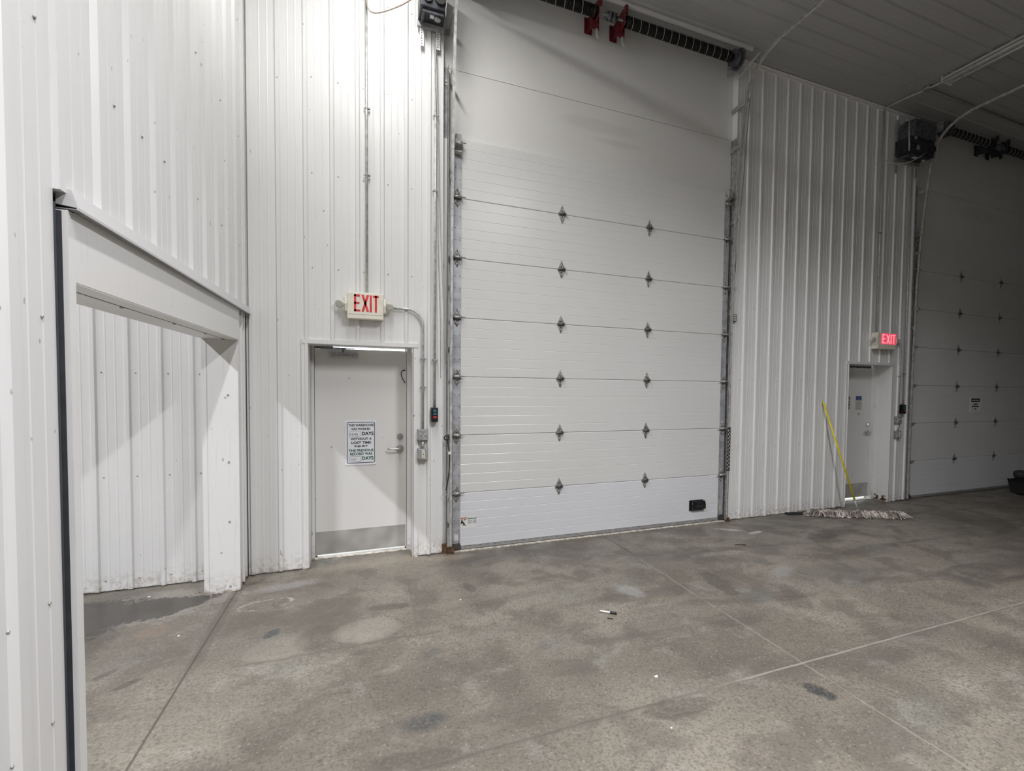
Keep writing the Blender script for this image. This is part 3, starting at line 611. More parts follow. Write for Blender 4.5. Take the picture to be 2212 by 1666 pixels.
# small cable loop poking out beside the nearer door
o = MB().tube(bez((-0.556, SLAB_Y - 0.004, 1.985), (-0.63, SLAB_Y - 0.03, 1.99), (-0.60, SLAB_Y - 0.02, 1.90), (-0.556, SLAB_Y - 0.004, 1.845)), 0.0045, 8).build('wire_loop', M['black'])
setprops(o, 'short black wire loop sticking out at the upper right of the nearer exit door', 'wire')
# rusted flakes at the foot of the far door's jamb
mb = MB()
for k in range(26):
    x = D2[1] - 0.01 - random.random() * 0.05; y = random.uniform(0.0, 0.22); z = 0.015 + random.random() ** 2 * 0.10
    mb.obox((D2[1] - 0.008, y, z), (0, 1, random.uniform(-.5, .5)), (1, 0, 0), (0, random.uniform(-.5, .5), 1), random.uniform(.006, .022), 0.0025, random.uniform(.004, .014))
mb.build('rust_patch', M['rust'], door2).location = (0, 0, 0)

# ------------------------------------------------------------------ text
def text_mesh(s, bold=0.0, spacing=1.0):
    c = bpy.data.curves.new('t', 'FONT'); c.body = s; c.offset = bold; c.resolution_u = 3; c.space_character = spacing
    ob = bpy.data.objects.new('t', c); COL.objects.link(ob)
    bpy.context.view_layer.update()
    me = bpy.data.meshes.new_from_object(ob)
    vs = [v.co.copy() for v in me.vertices]; fs = [list(p.vertices) for p in me.polygons]
    bpy.data.objects.remove(ob); bpy.data.curves.remove(c); bpy.data.meshes.remove(me)
    return vs, fs
def put_text(mb, s, x0, x1, z0, z1, y, m=0, bold=0.02, depth=0.0008, spacing=1.0):
    vs, fs = text_mesh(s, bold, spacing)
    ax, bx = min(v.x for v in vs), max(v.x for v in vs); ay, by = min(v.y for v in vs), max(v.y for v in vs)
    f = lambda v: (x0 + (v.x - ax) / (bx - ax) * (x1 - x0), y, z0 + (v.y - ay) / (by - ay) * (z1 - z0))
    mb.add([f(v) for v in vs], fs, m)
def frame_line(mb, x0, x1, z0, z1, w_, y, m, r=0.0):
    def rr(a0, a1, b0, b1, rad):
        if rad <= 0: return [(a0, b0), (a1, b0), (a1, b1), (a0, b1)]
        out = []
        for cx_, cz_, s0 in ((a1 - rad, b0 + rad, -90), (a1 - rad, b1 - rad, 0), (a0 + rad, b1 - rad, 90), (a0 + rad, b0 + rad, 180)):
            for k in range(5):
                a = math.radians(s0 + 90 * k / 4); out.append((cx_ + rad * math.cos(a), cz_ + rad * math.sin(a)))
        return out
    o_, i_ = rr(x0, x1, z0, z1, r), rr(x0 + w_, x1 - w_, z0 + w_, z1 - w_, max(0, r - w_))
    n = len(o_); vs = [(p[0], y, p[1]) for p in o_ + i_]
    mb.add(vs, [(k, (k + 1) % n, n + (k + 1) % n, n + k) for k in range(n)], m)

# safety record sign on the nearer exit door
sx0, sx1, sz0, sz1 = -1.160, -0.858, 0.962, 1.438
sg = thing('safety_sign', 'white safety record sign with green and black lettering on the nearer exit door', 'sign', ((sx0 + sx1) / 2, SLAB_Y, sz0))
MB().box(sx0, sx1, SLAB_Y - 0.006, SLAB_Y - 0.0005, sz0, sz1).build('sign_board', M['sign_white'], sg, bevel=0.001)
yy = SLAB_Y - 0.0068
W_, H_ = sx1 - sx0, sz1 - sz0
# layout read off the photo: u across 0..1, v from top 0..1 of the board
def U(u): return sx0 + (u - 245) / (1130 - 245) * W_
def V(v): return sz1 - (v - 215) / (1485 - 215) * H_
mb = MB(); frame_line(mb, U(298), U(1103), V(1425), V(255), 0.0065, yy, 0, 0.014); mb.build('border', M['ink_blue'], sg)
for s_, a, b, c, d, in (('THIS WAREHOUSE', 338, 1072, 308, 380), ('HAS WORKED', 432, 975, 418, 487), ('DAYS', 728, 1062, 535, 635),
                        ('WITHOUT A', 400, 1012, 698, 768), ('LOST TIME', 425, 992, 805, 878), ('INJURY', 510, 908, 915, 985)):
    mb = MB(); put_text(mb, s_, U(a), U(b), V(d), V(c), yy, 0, 0.035); mb.build('black_lettering', M['ink'], sg)
for s_, a, b, c, d in (('THE PREVIOUS', 345, 1062, 1028, 1100), ('RECORD WAS', 385, 1025, 1122, 1200), ('DAYS', 728, 1060, 1238, 1340)):
    mb = MB(); put_text(mb, s_, U(a), U(b), V(d), V(c), yy, 0, 0.035); mb.build('green_lettering', M['ink_green'], sg)
mb = MB(); frame_line(mb, U(365), U(702), V(665), V(522), 0.002, yy, 0); mb.build('number_box', M['ink_blue'], sg)
mb = MB(); frame_line(mb, U(362), U(702), V(1378), V(1232), 0.002, yy, 0); mb.build('number_box', M['ink_blue'], sg)
mb = MB(); put_text(mb, '1646', U(385), U(615), V(632), V(560), yy, 0, -0.002, spacing=1.15); mb.build('handwritten_number', M['pen'], sg)
mb = MB(); put_text(mb, 'N/A', U(415), U(560), V(1340), V(1285), yy, 0, -0.002)
mb.build('handwritten_number', M['pen'], sg)

# ------------------------------------------------------------------ EXIT signs
def exit_letters(mb, x0, x1, z0, z1, y, m=0):
    w = (x1 - x0); H = z1 - z0; t = w * 0.052 * 1.15
    def bx(a, b, c, d): mb.box(x0 + a * w, x0 + b * w, y - 0.0015, y, z0 + c * H, z0 + d * H, m)
    bx(0, .085, 0, 1); bx(0, .24, .88, 1); bx(0, .22, .44, .56); bx(0, .25, 0, .12)
    def para(p): mb.prism([(x0 + a * w, z0 + b * H) for a, b in p], 'y', y - 0.0015, y, m)
    para([(.30, 0), (.395, 0), (.605, 1), (.51, 1)]); para([(.51, 0), (.605, 0), (.395, 1), (.30, 1)])
    bx(.635, .72, 0, 1); bx(.76, 1.0, .88, 1); bx(.84, .925, 0, 1)
def exit_sign(x0, x1, z0, z1, label, lit, front):
    y1 = WY - 0.020
    t = thing('exit_sign', label, 'sign', ((x0 + x1) / 2, y1, z0))
    mb = MB(); mb.box(x0, x1, front, y1, z0, z1)
    mb.build('housing', M['cream'], t, bevel=0.008, seg=3)
    mb = MB(); mb.box(x0 + 0.012, x1 - 0.010, front - 0.0015, front + 0.001, z0 + 0.044, z0 + 0.047); mb.build('seam_line', M['closer'], t)
    if lit:
        mb = MB(); mb.box(x0 + 0.075, x1 - 0.004, front - 0.004, front - 0.0005, z0 + 0.075, z1 - 0.010); mb.build('red_face', M['sign_glow'], t)
        mb = MB(); exit_letters(mb, x0 + 0.095, x1 - 0.03, z0 + 0.085, z1 - 0.025, front - 0.0045); mb.build('letters', M['sign_glow_letter'], t)
    else:
        mb = MB(); exit_letters(mb, x0 + 0.062, x1 - 0.045, z0 + 0.072, z1 - 0.022, front - 0.0005); mb.build('letters', M['sign_red'], t)
    for s, ex in ((-1, x0), (1, x1)):
        zc = (z0 + z1) / 2 + 0.012; yc = front + 0.035
        mb = MB(); mb.prism([(yc - 0.030, zc - 0.070), (yc + 0.03, zc - 0.075), (yc + 0.03, zc + 0.075), (yc - 0.030, zc + 0.070), (yc - 0.045, zc)], 'x', min(ex, ex + s * 0.022), max(ex, ex + s * 0.022))
        mb.cyl((ex + s * 0.02, yc - 0.005, zc), (ex + s * 0.040, yc - 0.010, zc), 0.018)
        a = mb.build('lamp_arm', M['cream'], t, bevel=0.004)
        c0 = Vector((ex + s * 0.058, yc + 0.012, zc + 0.004)); d = Vector((s * 0.12 - 0.25, -1, -0.28)).normalized()
        mb = MB(); mb.tube([c0 - d * 0.030, c0 - d * 0.022, c0, c0 + d * 0.030, c0 + d * 0.034], 0.04, 20, radii=[0.014, 0.030, 0.040, 0.043, 0.041])
        hd = mb.build('lamp_head', M['cream'], t)
        mb = MB(); mb.tube([c0 + d * 0.033, c0 + d * 0.041], 0.037, 20, radii=[0.038, 0.030]); mb.build('lens', M['lens'], hd)
    return t
exit_sign(-1.124, -0.792, 2.468, 2.727, 'cream EXIT sign with plain red letters above the nearer exit door', False, -0.145)
exit_sign(6.395, 6.820, 2.480, 2.735, 'cream EXIT sign with glowing red face above the far exit door', True, -0.165)

# ------------------------------------------------------------------ conduits, boxes
CR = 0.0125
def strap(parent, x, y, z):
    mb = MB(); mb.box(x - 0.028, x + 0.028, WY - 0.022, WY - 0.019, z - 0.008, z + 0.008); mb.box(x - CR - 0.003, x + CR + 0.003, y - CR - 0.003, y + CR, z - 0.008, z + 0.008)
    mb.box(x + CR, x + 0.034, WY - 0.040, WY - 0.019, z - 0.006, z + 0.006)
    mb.build('strap', M['galv_dull'], parent)
def conduit(label, pts, straps=(), r=CR, mat='conduit', cat='conduit', name='conduit'):
    t = thing(name, label, cat, tuple(pts[-1]))
    MB().tube(pts, r, 12).build('pipe', M[mat], t)
    for (x, y, z) in straps: strap(t, x, y, z)
    return t
cy_ = WY - 0.034
conduit('steel conduit dropping from the ceiling to the nearer EXIT sign', [(-0.944, cy_, CEIL - 0.03), (-0.944, cy_, 2.73)], [(-0.944, cy_, 4.55), (-0.944, cy_, 3.9)])
def elbow_run(xh, xv, ztop, zbot, y=cy_, R=0.16):
    return [(xh, y, ztop)] + arc((xv - R, y, ztop - R), (0, 0, 1), (1, 0, 0), R, 0, PI / 2, 10) + [(xv, y, zbot)]
conduit('bent steel conduit from the nearer EXIT sign down to the grey switch box', elbow_run(-0.745, -0.405, 2.607, 1.362), [(-0.405, cy_, 2.10), (-0.405, cy_, 1.80)])
conduit('thin steel conduit from the near door opener down to the push button station', [(-0.283, cy_, 5.43), (-0.286, cy_, 1.582)], [(-0.286, cy_, 3.85), (-0.286, cy_, 2.09), (-0.284, cy_, 4.62)])
conduit('tall thin conduit on the right wall dropping to the far EXIT sign', [(6.49, cy_, CEIL - 0.02 - 0.02), (6.49, cy_, 2.74)], [(6.49, cy_, 4.3)], r=0.011)
conduit('bent steel conduit from the far EXIT sign down to its switch box', elbow_run(6.86, 7.075, 2.64, 1.42), [(7.075, cy_, 2.06)])
conduit('thin conduit from the far door opener to the black push button station', [(7.19, cy_, 5.4), (7.19, cy_, 1.59)], [(7.19, cy_, 2.1)], r=0.010)
conduit('thin conduit running over the ceiling to the unlit fluorescent fixture',
        [(6.49, WY - 0.02, CEIL - 0.045)] + bez((6.49, -0.10, CEIL - 0.045), (6.49, -0.3, CEIL - 0.045), (6.5, -0.45, CEIL - 0.045), (6.56, -0.62, CEIL - 0.045), 6) + [(6.58, -0.9, CEIL - 0.045)], r=0.010)
mb = MB(); mb.cyl((6.575, -0.66, CEIL), (6.575, -0.66, CEIL - 0.055), 0.055, 0.050, 20); mb.cyl((6.575, -0.66, CEIL - 0.055), (6.575, -0.66, CEIL - 0.06), 0.035)
setprops(mb.build('junction_box', M['galv_dull']), 'round grey ceiling junction box beside the unlit fluorescent fixture', 'junction box')
conduit('dark conduit line crossing the ceiling toward the right edge', [(6.63, -0.66, CEIL - 0.035), (14.0, -0.66, CEIL - 0.035)], r=0.012, mat='pipe_dark')

def switch_box(x0, z0, label, kind):
    t = thing('switch_box' if kind == 'switch' else 'outlet_box', label, 'electrical box', (x0 + 0.05, WY, z0))
    w, h = 0.10, 0.118
    mb = MB(); mb.box(x0, x0 + w, WY - 0.066, WY - 0.004, z0, z0 + h)
    for sx in (0, 1):
        for sz in (0, 1): mb.box(x0 - 0.006 + sx * (w - 0.006), x0 + 0.012 + sx * (w - 0.006), WY - 0.024, WY - 0.010, z0 - 0.004 + sz * (h - 0.01), z0 + 0.014 + sz * (h - 0.01))
    mb.build('box_body', M['galv_dull'], t, bevel=0.005)
    mb = MB(); mb.box(x0 + 0.004, x0 + w - 0.004, WY - 0.071, WY - 0.066, z0 + 0.004, z0 + h - 0.004)
    c = mb.build('cover', M['galv'], t, bevel=0.003)
    if kind == 'switch':
        for dx in (0.030, 0.070):
            MB().cyl((x0 + dx, WY - 0.071, z0 + 0.070), (x0 + dx, WY - 0.079, z0 + 0.070), 0.012, 0.010, 12).build('knob', M['galv_light'], c)
    else:
        MB().box(x0 + 0.034, x0 + 0.068, WY - 0.075, WY - 0.070, z0 + 0.018, z0 + 0.100).build('receptacle', M['outlet'], c, bevel=0.002)
        mb = MB()
        for dz in (0.034, 0.078):
            mb.box(x0 + 0.042, x0 + 0.045, WY - 0.0765, WY - 0.074, z0 + dz, z0 + dz + 0.011); mb.box(x0 + 0.056, x0 + 0.059, WY - 0.0765, WY - 0.074, z0 + dz, z0 + dz + 0.011)
            mb.cyl((x0 + 0.051, WY - 0.074, z0 + dz - 0.008), (x0 + 0.051, WY - 0.0765, z0 + dz - 0.008), 0.003, None, 8)
        mb.box(x0 + 0.045, x0 + 0.057, WY - 0.077, WY - 0.074, z0 + 0.054, z0 + 0.062)
        mb.build('slots', M['black'], c)
    return t
switch_box(-0.455, 1.244, 'grey metal switch box with two knobs between the nearer exit door and overhead door', 'switch')
switch_box(-0.455, 1.040, 'grey metal outlet box with ivory receptacle just below the near switch box', 'outlet')
o = MB().cyl((-0.405, WY - 0.034, 1.158), (-0.405, WY - 0.034, 1.244), 0.016).build('conduit_nipple', M['conduit']); setprops(o, 'short pipe nipple joining the near switch box and outlet box', 'pipe')
switch_box(7.020, 1.290, 'dim grey switch box beside the far exit door', 'switch')
o = MB().cyl((7.075, WY - 0.034, 1.175), (7.075, WY - 0.034, 1.29), 0.016).build('conduit_nipple', M['conduit']); setprops(o, 'short pipe nipple joining the far switch box and the outlet below it', 'pipe')
t = switch_box(7.020, 1.055, 'dim grey outlet box with raised round cover beside the far exit door', 'outlet')
def pushbutton(x0, z0, label, lit):
    t = thing('push_button_station', label, 'control box', (x0 + 0.033, WY, z0))
    MB().box(x0, x0 + 0.066, WY - 0.075, WY - 0.004, z0, z0 + 0.150).build('enclosure', M['black'], t, bevel=0.004)
    MB().box(x0 + 0.030, x0 + 0.036, WY - 0.03, WY - 0.01, z0 + 0.15, z0 + 0.165).build('cable_gland', M['galv_dull'], t)
    for k, (mt, nm) in enumerate((('btn_blue', 'open_button'), ('btn_blue', 'close_button'), ('btn_red', 'stop_button'))):
        zc = z0 + 0.118 - k * 0.034
        MB().box(x0 + 0.016, x0 + 0.050, WY - 0.081, WY - 0.073, zc - 0.012, zc + 0.012).build(nm, M[mt], t, bevel=0.002)
    return t
pushbutton(-0.320, 1.438, 'small black push button station with teal and red buttons left of the bright overhead door', True)
pushbutton(7.135, 1.452, 'small black push button station beside the far exit door', False)

# ------------------------------------------------------------------ overhead door (one, then copied)
SEC = 0.64; DL, DR = -0.085, 3.600
door = thing('door_3', 'bright white sectional overhead door with diamond hinges in the centre', 'overhead door', (0, 0, 0), kind='structure')
def section_poly(z0, z1, grooves=True):
    y = 0.0; pts = [(0.05, z0), (y + 0.006, z0), (y, z0 + 0.006)]
    if grooves:
        n = 6
        for k in range(1, n):
            z = z0 + (z1 - z0) * k / n
            pts += [(y, z - 0.005), (y + 0.0018, z - 0.001), (y + 0.0018, z + 0.000), (y, z + 0.003)]
    pts += [(y, z1 - 0.006), (y + 0.006, z1), (0.05, z1)]
    return pts
for k in range(7):
    z0 = 0.045 if k == 0 else k * SEC + 0.0015; z1 = (k + 1) * SEC - 0.0015
    mb = MB(); mb.prism(section_poly(z0, z1), 'x', DL, DR)
    mb.build('door_section', M['door_panel_new'] if k == 0 else M['door_panel'], door)
for k in range(1, 7): MB().box(DL, DR, 0.030, 0.049, k * SEC - 0.02, k * SEC + 0.02).build('seam_backing', M['seal'], door)  # unseen backing added to stop outside light leaking through the seams
for x0, x1 in ((DL, 0.0), (3.515, DR)):
    mb = MB()
    for k in range(7):
        z0 = 0.045 if k == 0 else k * SEC + 0.003; z1 = (k + 1) * SEC - 0.003
        mb.box(x0, x1, -0.004, 0.0005, z0, z1)
        for q in range(5):
            zz = z0 + (z1 - z0) * (q + 0.5) / 5
            for xx in (x0 + 0.018, x1 - 0.016): mb.cyl((xx, -0.0065, zz), (xx, -0.004, zz), 0.005, None, 6, 1)
    mb.build('end_stile', [M['stile'], M['hinge_dark']], door)
MB().box(DL, DR, -0.004, 0.052, 0.030, 0.047).build('bottom_rail', M['galv_dull'], door)
mb = MB(); mb.prism([(-0.003, 0.031), (-0.012, 0.018), (-0.006, 0.002), (0.05, 0.002), (0.055, 0.031)], 'x', DL, DR); mb.build('bottom_seal', M['seal'], door)
def hinge_mb(x, z, end=0):
    mb = MB(); y = -0.0045
    for s in (1, -1):                                   # triangular leaves with raised rim
        tri = [(x - 0.040, z + s * 0.010), (x + 0.040, z + s * 0.010), (x + 0.006, z + s * 0.100), (x - 0.006, z + s * 0.100)]
        mb.prism(tri, 'y', y, -0.0005)
        a, b, c = Vector((x - 0.036, y - 0.004, z + s * 0.012)), Vector((x + 0.036, y - 0.004, z + s * 0.012)), Vector((x, y - 0.003, z + s * 0.094))
        mb.cyl(a, c, 0.0045, 0.004, 6); mb.cyl(b, c, 0.0045, 0.004, 6)
        mb.cyl((x, y - 0.005, z + s * 0.082), (x, y, z + s * 0.082), 0.008, None, 8, 1)
        mb.cyl((x, y - 0.007, z + s * 0.034), (x, y, z + s * 0.034), 0.008, None, 8, 1)
    mb.cyl((x - 0.046, y - 0.013, z), (x + 0.046, y - 0.013, z), 0.013, None, 12, 1)
    mb.prism([(y, z - 0.02), (y - 0.034, z - 0.005), (y - 0.034, z + 0.012), (y, z + 0.022)], 'x', x + 0.036, x + 0.044, 0)
    mb.prism([(y, z - 0.02), (y - 0.026, z - 0.005), (y - 0.026, z + 0.008), (y, z + 0.018)], 'x', x - 0.044, x - 0.038, 0)
    return mb
for k in range(1, 7):
    for x in (1.164, 2.346): hinge_mb(x, k * SEC).build('hinge', [M['hinge'], M['hinge_dark']], door)
    for x, s in ((-0.045, -1), (3.557, 1)):
        h = hinge_mb(x, k * SEC).build('hinge', [M['hinge'], M['hinge_dark']], door)
        mb = MB(); zz = k * SEC + 0.004
        mb.cyl((x - s * 0.085, -0.034, zz), (x + s * 0.060, -0.034, zz), 0.0055, None, 8)
        mb.cyl((x - s * 0.045, -0.034, zz), (x + s * 0.045, -0.034, zz), 0.014, None, 12)
        mb.cyl((x + s * 0.058, -0.034, zz), (x + s * 0.074, -0.034, zz), 0.022, None, 16)
        mb.build('roller', M['hinge'], h)
for x, s in ((-0.045, -1), (3.557, 1)):                 # top roller brackets
    z = 4.44
    mb = MB(); mb.box(x - 0.035, x + 0.035, -0.008, -0.003, z - 0.16, z + 0.03); mb.prism([(-0.008, z - 0.09), (-0.085, z - 0.06), (-0.085, z + 0.01), (-0.05, z + 0.055), (-0.008, z + 0.03)], 'x', x - 0.034, x + 0.030)
    mb.cyl((x - s * 0.08, -0.06, z - 0.035), (x + s * 0.07, -0.06, z - 0.035), 0.006, None, 8); mb.cyl((x - 0.04, -0.045, z - 0.13), (x + 0.04, -0.045, z - 0.13), 0.016, None, 12)
    mb.cyl((x + s * 0.058, -0.06, z - 0.035), (x + s * 0.074, -0.06, z - 0.035), 0.022, None, 16)
    mb.build('top_bracket', [M['hinge']], door, bevel=0.002)
for x in (-0.040, 3.560):                               # bottom brackets
    mb = MB(); mb.box(x - 0.045, x + 0.048, -0.030, -0.004, 0.030, 0.060); mb.box(x - 0.04, x + 0.04, -0.014, -0.004, 0.050, 0.085)
    for dx in (-0.025, 0.0, 0.025): mb.cyl((x + dx, -0.02, 0.075), (x + dx, -0.012, 0.075), 0.008, None, 8)
    mb.build('bottom_bracket', M['hinge_dark'], door)

door4 = copy_tree(door); door4.name = 'door_4'; door4.location = (7.526, 0, 0)
setprops(door4, 'unlit grey looking sectional overhead door at the far right', 'overhead door', kind='structure')

# things that only the bright door has
lh = MB(); lh.box(3.040, 3.262, -0.010, 0.0, 0.178, 0.322)
h = lh.build('lift_handle', M['black'], door, bevel=0.008)
mb = MB(); mb.prism([(-0.008, 0.190), (-0.052, 0.205), (-0.052, 0.270), (-0.034, 0.310), (-0.008, 0.312)], 'x', 3.064, 3.280)
mb.build('grip', M['black'], h, bevel=0.006)
mb = MB(); mb.box(3.105, 3.245, -0.056, -0.050, 0.222, 0.262); mb.build('grip_recess', M['black_soft'], h)
# warning label on bottom section
lab = thing('warning_label', 'small warning label with orange and green bars, lower left of the bright overhead door', 'label', (0.09, -0.001, 0.25))
MB().box(-0.002 + 0.004, 0.180, -0.0012, -0.0002, 0.238, 0.365).build('label_sheet', M['label_white'], lab)
mb = MB(); mb.box(0.004, 0.074, -0.0020, -0.0012, 0.352, 0.365); mb.build('orange_bar', M['label_orange'], lab)
mb = MB(); mb.box(0.080, 0.182, -0.0020, -0.0012, 0.344, 0.353); mb.build('green_bar', M['label_green'], lab)
mb = MB(); mb.box(0.010, 0.034, -0.0020, -0.0012, 0.334, 0.344); mb.box(0.042, 0.066, -0.0020, -0.0012, 0.334, 0.344)
mb.prism([(0.012, 0.330), (0.026, 0.330), (0.034, 0.315), (0.048, 0.308), (0.050, 0.290), (0.066, 0.272), (0.060, 0.268), (0.040, 0.284), (0.034, 0.276), (0.026, 0.280), (0.036, 0.296), (0.022, 0.304), (0.012, 0.292), (0.006, 0.296)], 'y', -0.0020, -0.0012)
mb.build('pictogram', M['ink'], lab)
mb = MB(); mb.box(0.085, 0.130, -0.0016, -0.0012, 0.292, 0.335); mb.box(0.138, 0.180, -0.0016, -0.0012, 0.292, 0.335); mb.build('fine_print', M['label_grey'], lab)
def small_label(x0, x1, z0, z1, y, label, mats):
    t = thing('sticker', label, 'label', (x0, y, z0))
    MB().box(x0, x1, y - 0.001, y, z0, z1).build('sticker_sheet', M[mats[0]], t)
    if len(mats) > 1: MB().box(x0 + 0.004, x1 - 0.004, y - 0.0016, y - 0.001, z1 - (z1 - z0) * 0.25, z1 - 0.003).build('sticker_heading', M[mats[1]], t)
    mb = MB()
    for k in range(4):
        zz = z0 + (z1 - z0) * (0.12 + 0.15 * k); mb.box(x0 + 0.006, x1 - 0.006 - 0.004 * (k % 2), y - 0.0016, y - 0.001, zz, zz + 0.003)
    mb.build('fine_print', M['label_grey'], t)
small_label(-0.062, -0.022, 0.118, 0.185, -0.0045, 'tiny pink and white sticker low on the left stile of the bright overhead door', ('label_white', 'label_pink'))
small_label(3.425, 3.500, 0.255, 0.375, -0.0002, 'white sticker near the right edge of the bright door, beside the black lift handle', ('label_white',))
small_label(3.535, 3.570, 0.150, 0.225, -0.0045, 'tiny tan sticker low on the right stile of the bright overhead door', ('label_tan',))

# ------------------------------------------------------------------ tracks
def track(x, s, label, drop=0.0):
    t = thing('door_track', label, 'door track', (x, -0.05, 0))
    path = [(x, -0.045, 0.02), (x, -0.055, 2.2), (x, -0.075, 3.6), (x, -0.12, 4.4), (x, -0.17, 4.95), (x, -0.215, 5.35)]
    path += bez((x, -0.235, 5.50), (x, -0.29, 5.82 - drop), (x, -0.42, 5.98 - drop), (x, -0.80, 6.04 - drop), 10) + [(x, -1.6, 6.055 - drop), (x, -4.6, 6.06 - drop)]
    c = [(-0.013, -0.014), (0.013, -0.014), (0.013, -0.010), (-0.009, -0.010), (-0.009, 0.012), (0.013, 0.012), (0.013, 0.016), (-0.013, 0.016)]
    if s > 0: c = [(-a, b) for a, b in c]
    MB().sweep(path, c, (1, 0, 0)).build('rail', M['galv_light'], t)
    # wall angle behind the rail
    xa = x + s * 0.030
    mb = MB(); mb.box(min(xa, xa + s * 0.005), max(xa, xa + s * 0.005), -0.045, 0.056, 0.02, 5.2); mb.box(min(xa, xa + s * 0.045), max(xa, xa + s * 0.045), 0.050, 0.056, 0.02, 5.2)
    mb.build('angle', M['galv_dull'], t)
    for z in (0.29, 1.26, 2.20, 2.86, 3.17, 4.08, 5.06, 5.58):
        yr = -0.05 if z < 3 else (-0.12 if z < 4.5 else (-0.19 if z < 5.3 else -0.27))
        mb = MB(); a, b = sorted((x + s * 0.012, x + s * 0.072))
        mb.box(a, b, 0.046, 0.054, z - 0.035, z + 0.035)
        a2, b2 = sorted((x + s * 0.016, x + s * 0.021)); mb.prism([(0.05, z - 0.035), (yr, z - 0.012), (yr, z + 0.034), (0.05, z + 0.035)], 'x', a2, b2)
        mb.cyl((x + s * 0.050, 0.046, z), (x + s * 0.050, 0.036, z), 0.009, None, 8)
        mb.build('bracket', M['hinge'], t)
    mb = MB(); mb.cyl((x, -2.6, 6.06 - drop), (x, -2.6, CEIL), 0.008, None, 8); mb.build('hanger', M['galv_dull'], t)
    return t
track(-0.112, -1, 'galvanised vertical track on the left side of the bright overhead door', 0.075)
track(3.625, 1, 'galvanised track on the right side of the bright overhead door, curving to the ceiling')
tk = track(7.526 - 0.112, -1, 'galvanised track on the left side of the dim overhead door, curving out along the ceiling')
o = MB().box(7.385, 7.420, -0.160, -0.150, 4.36, 4.60).build('paper_tag', M['label_tan']); setprops(o, 'small tan tag clipped on the far track above its roller', 'tag')
# rusty feet of the near track
mb = MB(); mb.box(-0.150, -0.075, -0.085, -0.062, 0.0, 0.075); mb.box(-0.20, -0.15, -0.05, -0.034, 0.0, 0.11)
setprops(mb.build('rusty_base_plate', M['rust']), 'rusty brown foot plate at the floor under the left track of the bright door', 'bracket')
mb = MB(); mb.box(3.618, 3.656, -0.090, -0.064, 0.0, 0.055)
setprops(mb.build('rusty_base_plate', M['rust']), 'rusty brown foot plate at the floor under the right track of the bright door', 'bracket')
# perforated strip on the right track; white plates stand in for light through holes
mb = MB(); mb.box(3.600, 3.655, -0.0655, -0.0635, 0.70, 1.30)
pm = mb.build('perforated_strip', M['hinge_dark'])
setprops(pm, 'dark perforated strip with two columns of white dots painted as light through holes beside the right track', 'strip')
mb = MB()
for c_ in (0, 1):
    for k in range(11 - c_): mb.box(3.612 + c_ * 0.020, 3.622 + c_ * 0.020, -0.0668, -0.0655, 0.725 + k * 0.052 + c_ * 0.02, 0.743 + k * 0.052 + c_ * 0.02)
mb.build('hole_light_dots', M['label_white'], pm)
# white weather strips at the sides of the bright door opening
o = MB().box(-0.197, -0.150, 0.030, 0.056, 0.0, 4.46).build('trim_9', M['trim']); setprops(o, 'narrow white jamb strip left of the bright overhead door', 'trim', kind='structure')
o = MB().box(3.660, 3.672, -0.045, 0.056, 0.0, CEIL).build('trim_10', M['trim']); setprops(o, 'white edge trim right of the bright overhead door', 'trim', kind='structure')
# concrete lip in front of the big door
o = MB().box(-0.085, 3.60, -0.055, -0.012, 0.0, 0.008).build('trim_11', M['sill']); setprops(o, 'pale threshold line under the bright overhead door', 'trim', kind='structure')

# cords beside the left track
o = MB().tube([(-0.290, -0.10, 5.30), (-0.262, -0.09, 4.6), (-0.247, -0.088, 3.8), (-0.215, -0.088, 3.0), (-0.19, -0.088, 2.45), (-0.178, -0.088, 2.05)], 0.0045, 6).build('pull_cord', M['rope'])
setprops(o, 'thin light pull cord hanging from the near door opener', 'cord')
o = MB().tube([(-0.300, -0.11, 5.30), (-0.290, -0.095, 4.9), (-0.262, -0.09, 4.1), (-0.252, -0.088, 3.1), (-0.232, -0.088, 2.5), (-0.225, -0.088, 1.9)], 0.003, 6).build('pull_cord', M['galv'])
setprops(o, 'second, thinner steel pull wire left of the light pull cord', 'cord')
t = thing('strap_cord', 'black cord with wire hook hanging from a track bracket beside the push buttons', 'cord', (-0.15, -0.08, 1.26))
MB().tube(bez((-0.160, -0.07, 1.265), (-0.13, -0.085, 1.15), (-0.11, -0.085, 0.95), (-0.165, -0.08, 0.70)), 0.006, 8).build('cord', M['black_soft'], t)
MB().tube(arc((-0.180, -0.08, 0.655), (1, 0, 0), (0, 0, 1), 0.020, 1.4, 6.6, 10), 0.003, 6).build('hook', M['hinge'], t)
MB().tube(arc((-0.160, -0.07, 1.262), (1, 0, 0), (0, 0, 1), 0.024, 0, 6.2, 12), 0.007, 8).build('knot', M['black_soft'], t)
MB().box(-0.145, -0.115, -0.092, -0.078, 1.085, 1.115).build('tape', M['label_white'], t)
